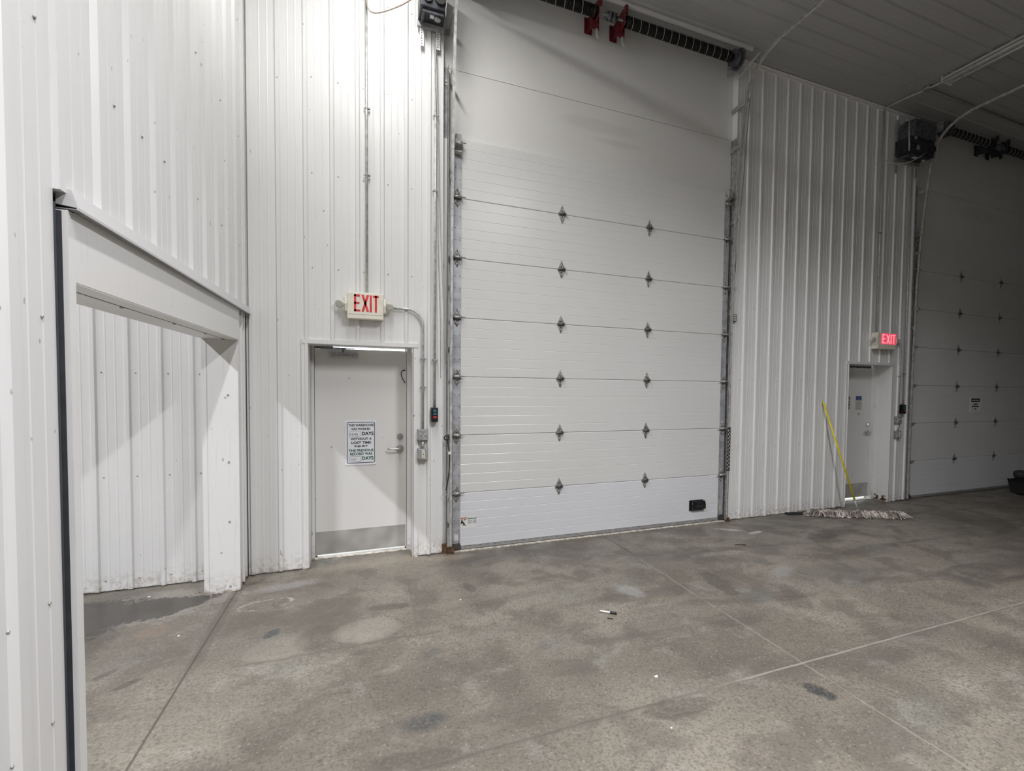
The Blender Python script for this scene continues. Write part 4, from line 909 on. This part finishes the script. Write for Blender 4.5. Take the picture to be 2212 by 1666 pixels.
# right side rope and little bracket
o = MB().tube([(3.655, -0.27, 5.60), (3.675, -0.17, 4.6), (3.668, -0.10, 3.9), (3.655, -0.08, 2.95), (3.650, -0.08, 2.75)], 0.006, 6).build('pull_cord', M['rope'])
setprops(o, 'light pull cord along the right track of the bright overhead door', 'cord')
o = MB().tube([(3.640, -0.30, 5.62), (3.660, -0.19, 4.7), (3.672, -0.11, 4.0), (3.660, -0.07, 3.4)], 0.004, 6).build('door_cable', M['pipe_dark'])
setprops(o, 'dark steel lift cable along the right track of the bright overhead door', 'cable')
mb = MB(); mb.box(3.640, 3.700, -0.075, -0.058, 2.74, 2.84); q = mb.build('cord_cleat', M['hinge_dark']); setprops(q, 'small dark cleat on the right door edge, light cord tied to it', 'bracket')
mb = MB()
for k in range(3): mb.box(3.652, 3.690, -0.0775, -0.075, 2.752 + k * 0.03, 2.768 + k * 0.03)
mb.build('cleat_slots', M['label_white'], q)

# ------------------------------------------------------------------ torsion shaft and springs
def torsion(xo, label, color, tag2):
    t = thing('torsion_spring_assembly', label, 'torsion spring', (xo, -0.25, 6.05))
    Y0, Z0 = -0.25, 6.062
    MB().cyl((xo + 0.0, Y0, Z0), (xo + 3.56, Y0, Z0), 0.0135, None, 14).build('shaft', M['galv_dull'], t)
    for (a, b) in ((0.28, 1.43), (1.86, 3.33)):
        pts = []; R, wr, turns = 0.056, 0.0085, int((b - a) / 0.0165)
        mb = MB()
        mb.cyl((xo + a, Y0, Z0), (xo + b, Y0, Z0), R - 0.004, None, 24)
        seg = 14; hp = []
        for i in range(turns * seg + 1):
            an = 2 * PI * i / seg; hp.append((xo + a + (b - a) * i / (turns * seg), Y0 + R * math.cos(an), Z0 + R * math.sin(an)))
        mb.tube(hp, wr * 0.9, 5)
        n = int((b - a) / 0.105)
        for i in range(n):
            x = xo + a + 0.05 + i * 0.105
            ring = [(x + 0.012 * math.cos(2 * PI * k / 20), Y0 + (R + 0.007) * math.cos(2 * PI * k / 20), Z0 + (R + 0.007) * math.sin(2 * PI * k / 20)) for k in range(21)]
            mb.tube(ring, 0.0028, 5, 1)
        mb.build('spring', [M['spring'], M['springmark']], t)
        for xx in (xo + a, xo + b):
            MB().cyl((xx - 0.03, Y0, Z0), (xx + 0.03, Y0, Z0), 0.064, 0.050, 20).build('winding_cone', M['spring'], t)
    for xx in (1.465, 1.795):                           # centre bearing plates
        mb = MB()
        mb.box(xo + xx - 0.045, xo + xx + 0.055, 0.010, 0.016, 5.985, 6.17)
        mb.prism([(0.014, 6.00), (Y0 + 0.06, Z0 - 0.10), (Y0 - 0.05, Z0 - 0.06), (Y0 - 0.055, Z0 + 0.075), (Y0 + 0.0, Z0 + 0.13), (0.014, 6.15)], 'x', xo + xx - 0.004, xo + xx + 0.004)
        mb.box(xo + xx - 0.045, xo + xx + 0.05, Y0 + 0.05, Y0 + 0.056, 5.905, 6.06)
        mb.box(xo + xx - 0.003, xo + xx + 0.030, Y0 - 0.07, Y0 - 0.03, Z0 + 0.05, Z0 + 0.14)
        br = mb.build('bearing_bracket', M[color], t, bevel=0.002)
        mb = MB(); mb.sweep([(xo + xx + 0.02, Y0 + 0.05, 5.92), (xo + xx + 0.015, Y0 + 0.045, 5.85), (xo + xx + 0.035, Y0 + 0.035, 5.80)], [(-0.002, -0.012), (0.002, -0.012), (0.002, 0.012), (-0.002, 0.012)], (0, 1, 0))
        mb.build('bent_tab', M['galv_light'], br)
    mb = MB(); mb.cyl((xo + 1.56, Y0, Z0), (xo + 1.72, Y0, Z0), 0.026, None, 16)
    for xx in (1.60, 1.655): mb.cyl((xo + xx, Y0, Z0), (xo + xx + 0.03, Y0, Z0), 0.052, None, 20)
    for an in (0, 2.1, 4.2): mb.cyl((xo + 1.58, Y0 + 0.04 * math.cos(an), Z0 + 0.04 * math.sin(an)), (xo + 1.71, Y0 + 0.04 * math.cos(an), Z0 + 0.04 * math.sin(an)), 0.007, None, 8)
    mb.build('coupling', M['motor_grey'], t)
    for xx, s in ((3.43, 1), (0.14, -1)):               # cable drums and end plates
        mb = MB(); mb.cyl((xo + xx - 0.045, Y0, Z0), (xo + xx - 0.035, Y0, Z0), 0.100, None, 32); mb.cyl((xo + xx - 0.035, Y0, Z0), (xo + xx + 0.04, Y0, Z0), 0.080, 0.100, 32); mb.cyl((xo + xx + 0.04, Y0, Z0), (xo + xx + 0.05, Y0, Z0), 0.130, None, 32)
        mb.cyl((xo + xx - 0.085, Y0, Z0), (xo + xx - 0.04, Y0, Z0), 0.035, None, 16); mb.build('cable_drum', M['motor_grey'], t)
        xe = xo + (3.525 if s > 0 else 0.05)
        mb = MB(); mb.box(xe - 0.004, xe + 0.004, Y0 - 0.04, 0.015, 6.0, 6.15); mb.cyl((xe - 0.03, Y0, Z0), (xe + 0.02, Y0, Z0), 0.03, None, 16)
        mb.build('end_bearing_plate', M['galv_dull'], t)
    mb = MB(); mb.obox((xo + 3.60, -0.30, 5.985), (0.1, -0.62, 0.30), (1, 0, 0), (0, 0.3, 0.62), 0.19, 0.014, 0.002); mb.build('brace_strap', M['galv_light'], t)
    return t
torsion(0.0, 'long black torsion spring on red brackets above the bright overhead door', 'red', '')
torsion(7.526, 'dark torsion spring assembly above the dim overhead door', 'motor', '')

# ------------------------------------------------------------------ door openers (motors)
def opener(x0, x1, z0, z1, label, grp=None):
    t = thing('door_opener', label, 'motor', ((x0 + x1) / 2, -0.1, z0))
    yb, yf = WY - 0.05, WY - 0.30
    w, h = x1 - x0, z1 - z0
    for xs in (x0 + 0.03, x1 - 0.055):                  # perforated angle struts
        mb = MB(); mb.box(xs - 0.012, xs + 0.030, WY - 0.052, WY - 0.048, z0 - 0.19, z1 + 0.1); mb.box(xs + 0.027, xs + 0.030, WY - 0.048, WY - 0.020, z0 - 0.19, z1 + 0.1)
        for k in range(12): mb.cyl((xs + 0.006, WY - 0.0535, z0 - 0.165 + k * 0.026), (xs + 0.006, WY - 0.052, z0 - 0.165 + k * 0.026), 0.005, None, 8, 1)
        mb.build('perforated_strut', [M['galv_light'], M['black']], t)
    MB().box(x0, x1, yf, yb, z0 + 0.04, z0 + h * 0.52).build('gear_case', M['motor'], t, bevel=0.008)
    MB().box(x0 + w * 0.08, x1 - w * 0.02, yf - 0.03, yb - 0.03, z0 + h * 0.52, z1).build('control_cover', M['motor_grey'], t, bevel=0.008)
    MB().box(x0 - 0.005, x1 + 0.01, yb - 0.02, yb + 0.012, z0 - 0.01, z0 + 0.05).build('mounting_bar', M['galv_dull'], t, bevel=0.002)
    mb = MB(); mb.cyl((x0 + w * 0.12, (yf + yb) / 2, z1 - 0.05), (x0 + w * 0.75, (yf + yb) / 2, z1 - 0.05), 0.075, None, 24)
    mb.build('motor_body', M['motor'], t)
    mb = MB(); mb.cyl((x1 - 0.06, yf - 0.03, z0 + h * 0.30), (x1 - 0.06, yf + 0.0, z0 + h * 0.30), 0.055, None, 20); mb.build('sprocket', M['black_soft'], t); mb = MB(); mb.cyl((x0 + 0.07, yf - 0.02, z0 + h * 0.26), (x0 + 0.07, yf + 0.0, z0 + h * 0.26), 0.04, None, 20)
    mb.build('sprocket', M['black_soft'], t)
    mb = MB(); mb.box(x0 + w * 0.42, x0 + w * 0.58, yf + 0.10, yf + 0.15, z0 + 0.037, z0 + 0.040); mb.build('rating_label', M['label_white'], t)
    MB().box(x0 + w * 0.10, x1 - w * 0.08, yf + 0.035, yf + 0.050, z0 + 0.012, z0 + 0.042).build('belly_rib', M['motor_grey'], t, bevel=0.003)
    MB().box(x0 + w * 0.10, x0 + w * 0.20, yf + 0.06, yb - 0.03, z0 + 0.018, z0 + 0.042).build('terminal_cover', M['motor_grey'], t, bevel=0.003)
    MB().cyl((x1 - 0.07, yf + 0.12, z0 + 0.040), (x1 - 0.07, yf + 0.12, z0 + 0.015), 0.030, None, 16).build('bearing_cap', M['closer'], t)
    mb = MB(); mb.tube([(x0 - 0.012, yf + 0.03, z1), (x0 - 0.016, yf + 0.02, z0 + h * 0.5), (x0 - 0.006, yf + 0.02, z0 + 0.05)], 0.008, 8); mb.build('hand_chain', M['galv_light'], t)
    mb = MB(); mb.tube(bez((x1 - 0.02, yf - 0.035, z0 + h * 0.5), (x1 + 0.03, yf - 0.05, z0 + h * 0.4), (x1 - 0.02, yf - 0.05, z0 + 0.1), (x1 - 0.01, yf - 0.03, z0 - 0.03), 10), 0.003, 6); mb.build('wire', M['label_grey'], t)
    return t
opener(-0.462, -0.215, 5.47, 5.92, 'black overhead door opener at the top edge, left of the bright door')
op2 = opener(6.74, 7.30, 5.46, 5.99, 'dark overhead door opener high on the right wall by the dim door')
for (dx, dz, r) in ((0.12, 0.40, 0.022), (0.10, 0.26, 0.034), (0.30, 0.30, 0.020), (0.16, 0.12, 0.040)):
    mb = MB(); mb.cyl((6.74 + dx, WY - 0.305, 5.46 + dz), (6.74 + dx, WY - 0.312, 5.46 + dz), r, None, 16); mb.build('knockout', M['galv_dull'], op2)
o = MB().tube(bez((-0.944, -0.09, 5.62), (-0.945, -0.13, 5.40), (-0.90, -0.17, 5.36), (-0.62, -0.2, 5.55), 16) + [(-0.50, -0.2, 5.66), (-0.44, -0.2, 5.68)], 0.0065, 8).build('power_cord', M['cord_beige'])
setprops(o, 'beige power cord looping across the wall into the near door opener', 'cord')
o = MB().tube(bez((6.50, -0.08, 5.45), (6.50, -0.15, 5.33), (6.68, -0.3, 5.22), (7.05, -0.36, 5.52), 14), 0.006, 8).build('power_cord', M['label_grey'])
setprops(o, 'grey power cord hanging below the far door opener', 'cord')

# ------------------------------------------------------------------ fluorescent fixtures
def fixture(x, y0, y1, label, key):
    t = thing('fluorescent_fixture', label, 'ceiling light', (x, (y0 + y1) / 2, 6.13))
    zt = 6.165
    mb = MB(); mb.prism([(x - 0.105, zt), (x - 0.105, zt + 0.008), (x - 0.045, zt + 0.05), (x - 0.045, CEIL - 0.022), (x + 0.045, CEIL - 0.022), (x + 0.045, zt + 0.05), (x + 0.105, zt + 0.008), (x + 0.105, zt), (x + 0.04, zt + 0.028), (x, zt + 0.012), (x - 0.04, zt + 0.028)], 'y', y0, y1)
    mb.build('housing', M['fixture'], t)
    for ye, s in ((y1, 1), (y0, -1)):
        a, b = sorted((ye, ye + s * 0.012)); MB().box(x - 0.108, x + 0.108, a, b, zt - 0.030, zt + 0.055).build('end_cap', M['fixture'], t, bevel=0.003)
    for dx in (-0.055, 0.055):
        MB().cyl((x + dx, y0 + 0.02, zt - 0.008), (x + dx, y1 - 0.02, zt - 0.008), 0.0165, None, 14).build('tube_lamp', M['tube_off'] if key is None else M['tube_lit'], t)
    if key and LAMP_POWER[key] > 0:
        ld = bpy.data.lights.new('lamp_light', 'AREA'); ld.shape = 'RECTANGLE'; ld.size = 0.16; ld.size_y = y1 - y0 - 0.04
        ld.energy = LAMP_POWER[key]; ld.color = LAMP_COLOR[key]; ld.spread = math.radians(LAMP_SPREAD[key])
        lo = bpy.data.objects.new('lamp_light', ld); COL.objects.link(lo); lo.parent = t; lo.location = (0, 0, zt - 0.034 - 6.13)
fixture(6.56, -3.35, -0.93, 'unlit white fluorescent strip fixture on the ceiling at the upper right', None)
fixture(-0.80, -3.20, -0.80, 'lit fluorescent fixture above the left of the bright door, above the frame', 'A')
fixture(2.00, -7.0, -4.7, 'lit fluorescent fixture overhead behind the viewer', 'B')
fixture(-0.80, -7.0, -4.7, 'added unseen fluorescent fill light right above the viewer', 'D')  # added fill lamp, unseen; brightens the foreground floor and left partition
fixture(-5.90, -3.20, -0.80, 'lit fluorescent fixture beyond the side opening, nearer the door wall', 'E')
fixture(-5.90, -7.0, -4.7, 'lit fluorescent fixture in the room beyond the side opening', 'C')

# ------------------------------------------------------------------ signs on the right
def caution(x0, x1, z0, z1, y):
    t = thing('warning_notice', 'small white notice with a dark boxed heading on the dim overhead door', 'sign', (x0, y, z0))
    MB().box(x0, x1, y - 0.003, y, z0, z1).build('sign_board', M['sign_white'], t)
    w, h = x1 - x0, z1 - z0
    mb = MB(); mb.box(x0 + w * 0.1, x1 - w * 0.1, y - 0.0036, y - 0.003, z0 + h * 0.68, z1 - h * 0.06); mb.build('heading_panel', M['ink'], t)
    mb = MB()
    for a, b in ((0.16, 0.34), (0.38, 0.50), (0.54, 0.64), (0.68, 0.80)): mb.box(x0 + w * a, x0 + w * b, y - 0.0042, y - 0.0036, z0 + h * 0.76, z0 + h * 0.84)
    mb.build('heading_characters', M['label_grey'], t)
    mb = MB()
    for a, b, c in ((0.32, 0.70, 0.50), (0.18, 0.82, 0.34), (0.38, 0.62, 0.16)):
        mb.box(x0 + w * a, x0 + w * b, y - 0.0038, y - 0.003, z0 + h * c, z0 + h * (c + 0.07))
    mb.build('text_lines', M['ink'], t)
caution(9.10, 9.42, 1.465, 1.72, -0.0008)
t = thing('notice', 'blue topped paper notice on the far exit door', 'sign', (6.57, SLAB_Y, 1.50))
MB().box(6.500, 6.640, SLAB_Y - 0.003, SLAB_Y - 0.0005, 1.505, 1.730).build('notice_sheet', M['label_tan'], t)
MB().box(6.500, 6.640, SLAB_Y - 0.0038, SLAB_Y - 0.003, 1.665, 1.730).build('blue_heading', M['label_blue'], t)
mb = MB()
for k in range(3): mb.box(6.508, 6.565, SLAB_Y - 0.0036, SLAB_Y - 0.003, 1.52 + k * 0.048, 1.555 + k * 0.048); mb.box(6.575, 6.632, SLAB_Y - 0.0036, SLAB_Y - 0.003, 1.52 + k * 0.048, 1.555 + k * 0.048)
mb.build('notice_panels', M['label_grey'], t)
t = thing('notice', 'narrow white vertical notice at the hinge edge of the far exit door', 'sign', (6.33, SLAB_Y, 1.50))
MB().box(6.320, 6.380, SLAB_Y - 0.003, SLAB_Y - 0.0005, 1.505, 1.735).build('notice_sheet', M['label_white'], t)
mb = MB()
for k in range(9): mb.box(6.330, 6.370, SLAB_Y - 0.0036, SLAB_Y - 0.003, 1.515 + k * 0.024, 1.530 + k * 0.024)
mb.build('notice_characters', M['ink'], t)
t = MB().cyl((6.58, SLAB_Y - 0.001, 1.435), (6.58, SLAB_Y - 0.002, 1.435), 0.028, None, 14).build('tape_residue', M['label_tan']); setprops(t, 'round tan residue mark below the blue topped notice', 'mark')

# ------------------------------------------------------------------ dust mop
L = Vector((5.04, -0.235, 0)); R_ = Vector((6.16, -0.765, 0)); ctr = (L + R_) / 2; ax = (R_ - L).normalized(); nx = Vector((ax.y, -ax.x, 0))
mop = thing('dust_mop', 'yellow handled dust mop leaning on the ribbed wall, grey yarn head on the floor', 'mop', tuple(ctr))
top = Vector((5.378, WY - 0.033, 1.650)); bot = Vector((5.717, -0.44, 0.06))
hinge_p = bot; dd = (top - bot).normalized()
MB().cyl(bot + dd * 0.16, top, 0.0135, 0.0125, 14).build('handle', M['yellow'], mop)
mb = MB(); mb.cyl(bot + dd * 0.0, bot + dd * 0.17, 0.0095, 0.010, 12); mb.cyl(bot - Vector((0, 0, 0.02)), bot + Vector((0, 0, 0.012)), 0.024, None, 14)
mb.obox(bot + Vector((0, 0, -0.016)), ax, nx, (0, 0, 1), 0.05, 0.03, 0.004); mb.build('swivel_clip', M['galv_light'], mop)
mb = MB(); n_ = 30; pts = []; rad = []
core = []
for i in range(n_ + 1):
    u = i / n_; p = L.lerp(R_, u); e = min(u, 1 - u)
    core.append(p + Vector((0, 0, 0.030))); rad.append(0.028 * min(1, 0.4 + e * 12))
mb.tube(core, 0.03, 10, radii=rad); mb.build('head_pad', M['yarn_dark'], mop)
yarn = MB()
for i in range(620):
    u = random.random(); side = random.choice((-1, 1)); p = L.lerp(R_, u) + Vector((0, 0, random.uniform(0.030, 0.070)))
    ang = random.gauss(0, 0.85); d = (nx * side * math.cos(ang) + ax * math.sin(ang))
    if u < 0.04: d = (-ax * 1.0 + nx * side * random.random()).normalized()
    if u > 0.96: d = (ax * 1.0 + nx * side * random.random()).normalized()
    ln = random.uniform(0.09, 0.16); q1 = p + d * ln * 0.4 + Vector((0, 0, random.uniform(0.0, 0.018))); q2 = p + d * ln * 0.8; q2.z = 0.018
    q3 = p + d * ln + ax * random.gauss(0, 0.02); q3.z = 0.009; q3.y = min(q3.y, -0.10)
    yarn.tube([p, q1, q2, q3], 0.005, 4, 0 if random.random() < 0.60 else 1, radii=[0.009, 0.0125, 0.0115, 0.007])
ya = yarn.build('yarn_fringe', [M['yarn'], M['yarn_dark']], mop); ya['kind'] = 'stuff'
# dark board tucked under the mop's left end
mb = MB(); mb.obox((4.83, -0.095, 0.012), (1, -0.28, 0), (0.28, 1, 0), (0, 0, 1), 0.13, 0.045, 0.012)
setprops(mb.build('rubber_block', M['black_soft']), 'flat dark block on the floor at the left end of the mop, against the wall', 'block')

# ------------------------------------------------------------------ small things on the floor
a, b = Vector((0.792, -1.912, 0.0095)), Vector((0.897, -2.008, 0.0095)); d = (b - a).normalized()
mk = thing('marker_pen', 'white marker pen with black cap lying on the floor', 'marker', tuple(a))
mb = MB(); ln = (b - a).length
mb.tube([a, a + d * 0.004, a + d * 0.03, a + d * ln * 0.62], 0.006, 14, radii=[0.0045, 0.006, 0.0072, 0.0078]); mb.build('barrel', M['marker_white'], mk)
mb = MB(); mb.tube([a + d * ln * 0.62, a + d * ln * 0.64, a + d * ln], 0.009, 14, radii=[0.009, 0.0092, 0.0080]); mb.obox(a + d * ln * 0.80 + Vector((0, 0, 0.009)), d, d.cross(Vector((0, 0, 1))), (0, 0, 1), 0.02, 0.002, 0.0025); mb.build('cap', M['black'], mk)
o = MB().tube([(0.800, -2.035, 0.004), (0.808, -2.052, 0.006), (0.822, -2.062, 0.006), (0.835, -2.064, 0.004)], 0.003, 6).build('twig', M['twig']); setprops(o, 'tiny dark twig on the floor just in front of the marker pen', 'twig')
o = MB().tube([(3.02, -0.93, 0.004), (3.08, -0.955, 0.008), (3.14, -0.985, 0.004)], 0.005, 6).build('twig', M['twig']); setprops(o, 'thin dark twig on the floor between the bright door and the mop', 'twig')
def scrap(x, y, s, label, name='paper_scrap'):
    pts = []; n = 9
    for k in range(n):
        an = 2 * PI * k / n; r = s * random.uniform(0.55, 1.0); pts.append((x + r * math.cos(an) * 1.2, y + r * math.sin(an), 0.004 + random.random() * s * 0.25))
    mb = MB(); c = (x, y, 0.006 + s * 0.2); vs = pts + [c] + [(p[0], p[1], 0.001) for p in pts]
    fs = [(k, (k + 1) % n, n) for k in range(n)] + [(k, n + 1 + k, n + 1 + (k + 1) % n, (k + 1) % n) for k in range(n)] + [tuple(n + 1 + k for k in range(n))]
    mb.add(vs, fs); setprops(mb.build(name, M['paper']), label, 'paper scrap')
scrap(0.730, -2.862, 0.014, 'crumpled white paper scrap on the floor right of centre in the foreground')
scrap(0.55, -3.30, 0.006, 'tiny white scrap lying on a dark stain in the foreground')
scrap(-2.205, -1.165, 0.008, 'small white chip on the floor just left of the floor joint')
scrap(-2.655, -0.28, 0.010, 'small white chip by the wall behind the puddle')
scrap(-0.22, -1.28, 0.007, 'small white chip on the floor in front of the column by the exit door')

# dark wheeled machine at the far right edge
cart = thing('floor_machine', 'dark low machine with a round head at the far right edge by the dim door', 'machine', (9.85, -0.5, 0))
mb = MB(); mb.prism([(9.56, 0.30), (9.62, 0.285), (9.74, 0.03), (10.3, 0.03), (10.35, 0.26), (9.98, 0.31), (9.72, 0.27)], 'y', -0.68, -0.36); mb.build('base', M['black_soft'], cart, bevel=0.01)
mb = MB(); mb.tube([(9.70, -0.52, 0.31), (9.70, -0.52, 0.335), (9.70, -0.52, 0.40), (9.70, -0.52, 0.435), (9.70, -0.52, 0.45)], 0.1, 24, radii=[0.06, 0.098, 0.105, 0.085, 0.04]); mb.build('round_head', M['black_soft'], cart)
for y in (-0.70, -0.34): MB().cyl((10.1, y - 0.02, 0.06), (10.1, y + 0.02, 0.06), 0.06, None, 20).build('wheel', M['black'], cart)
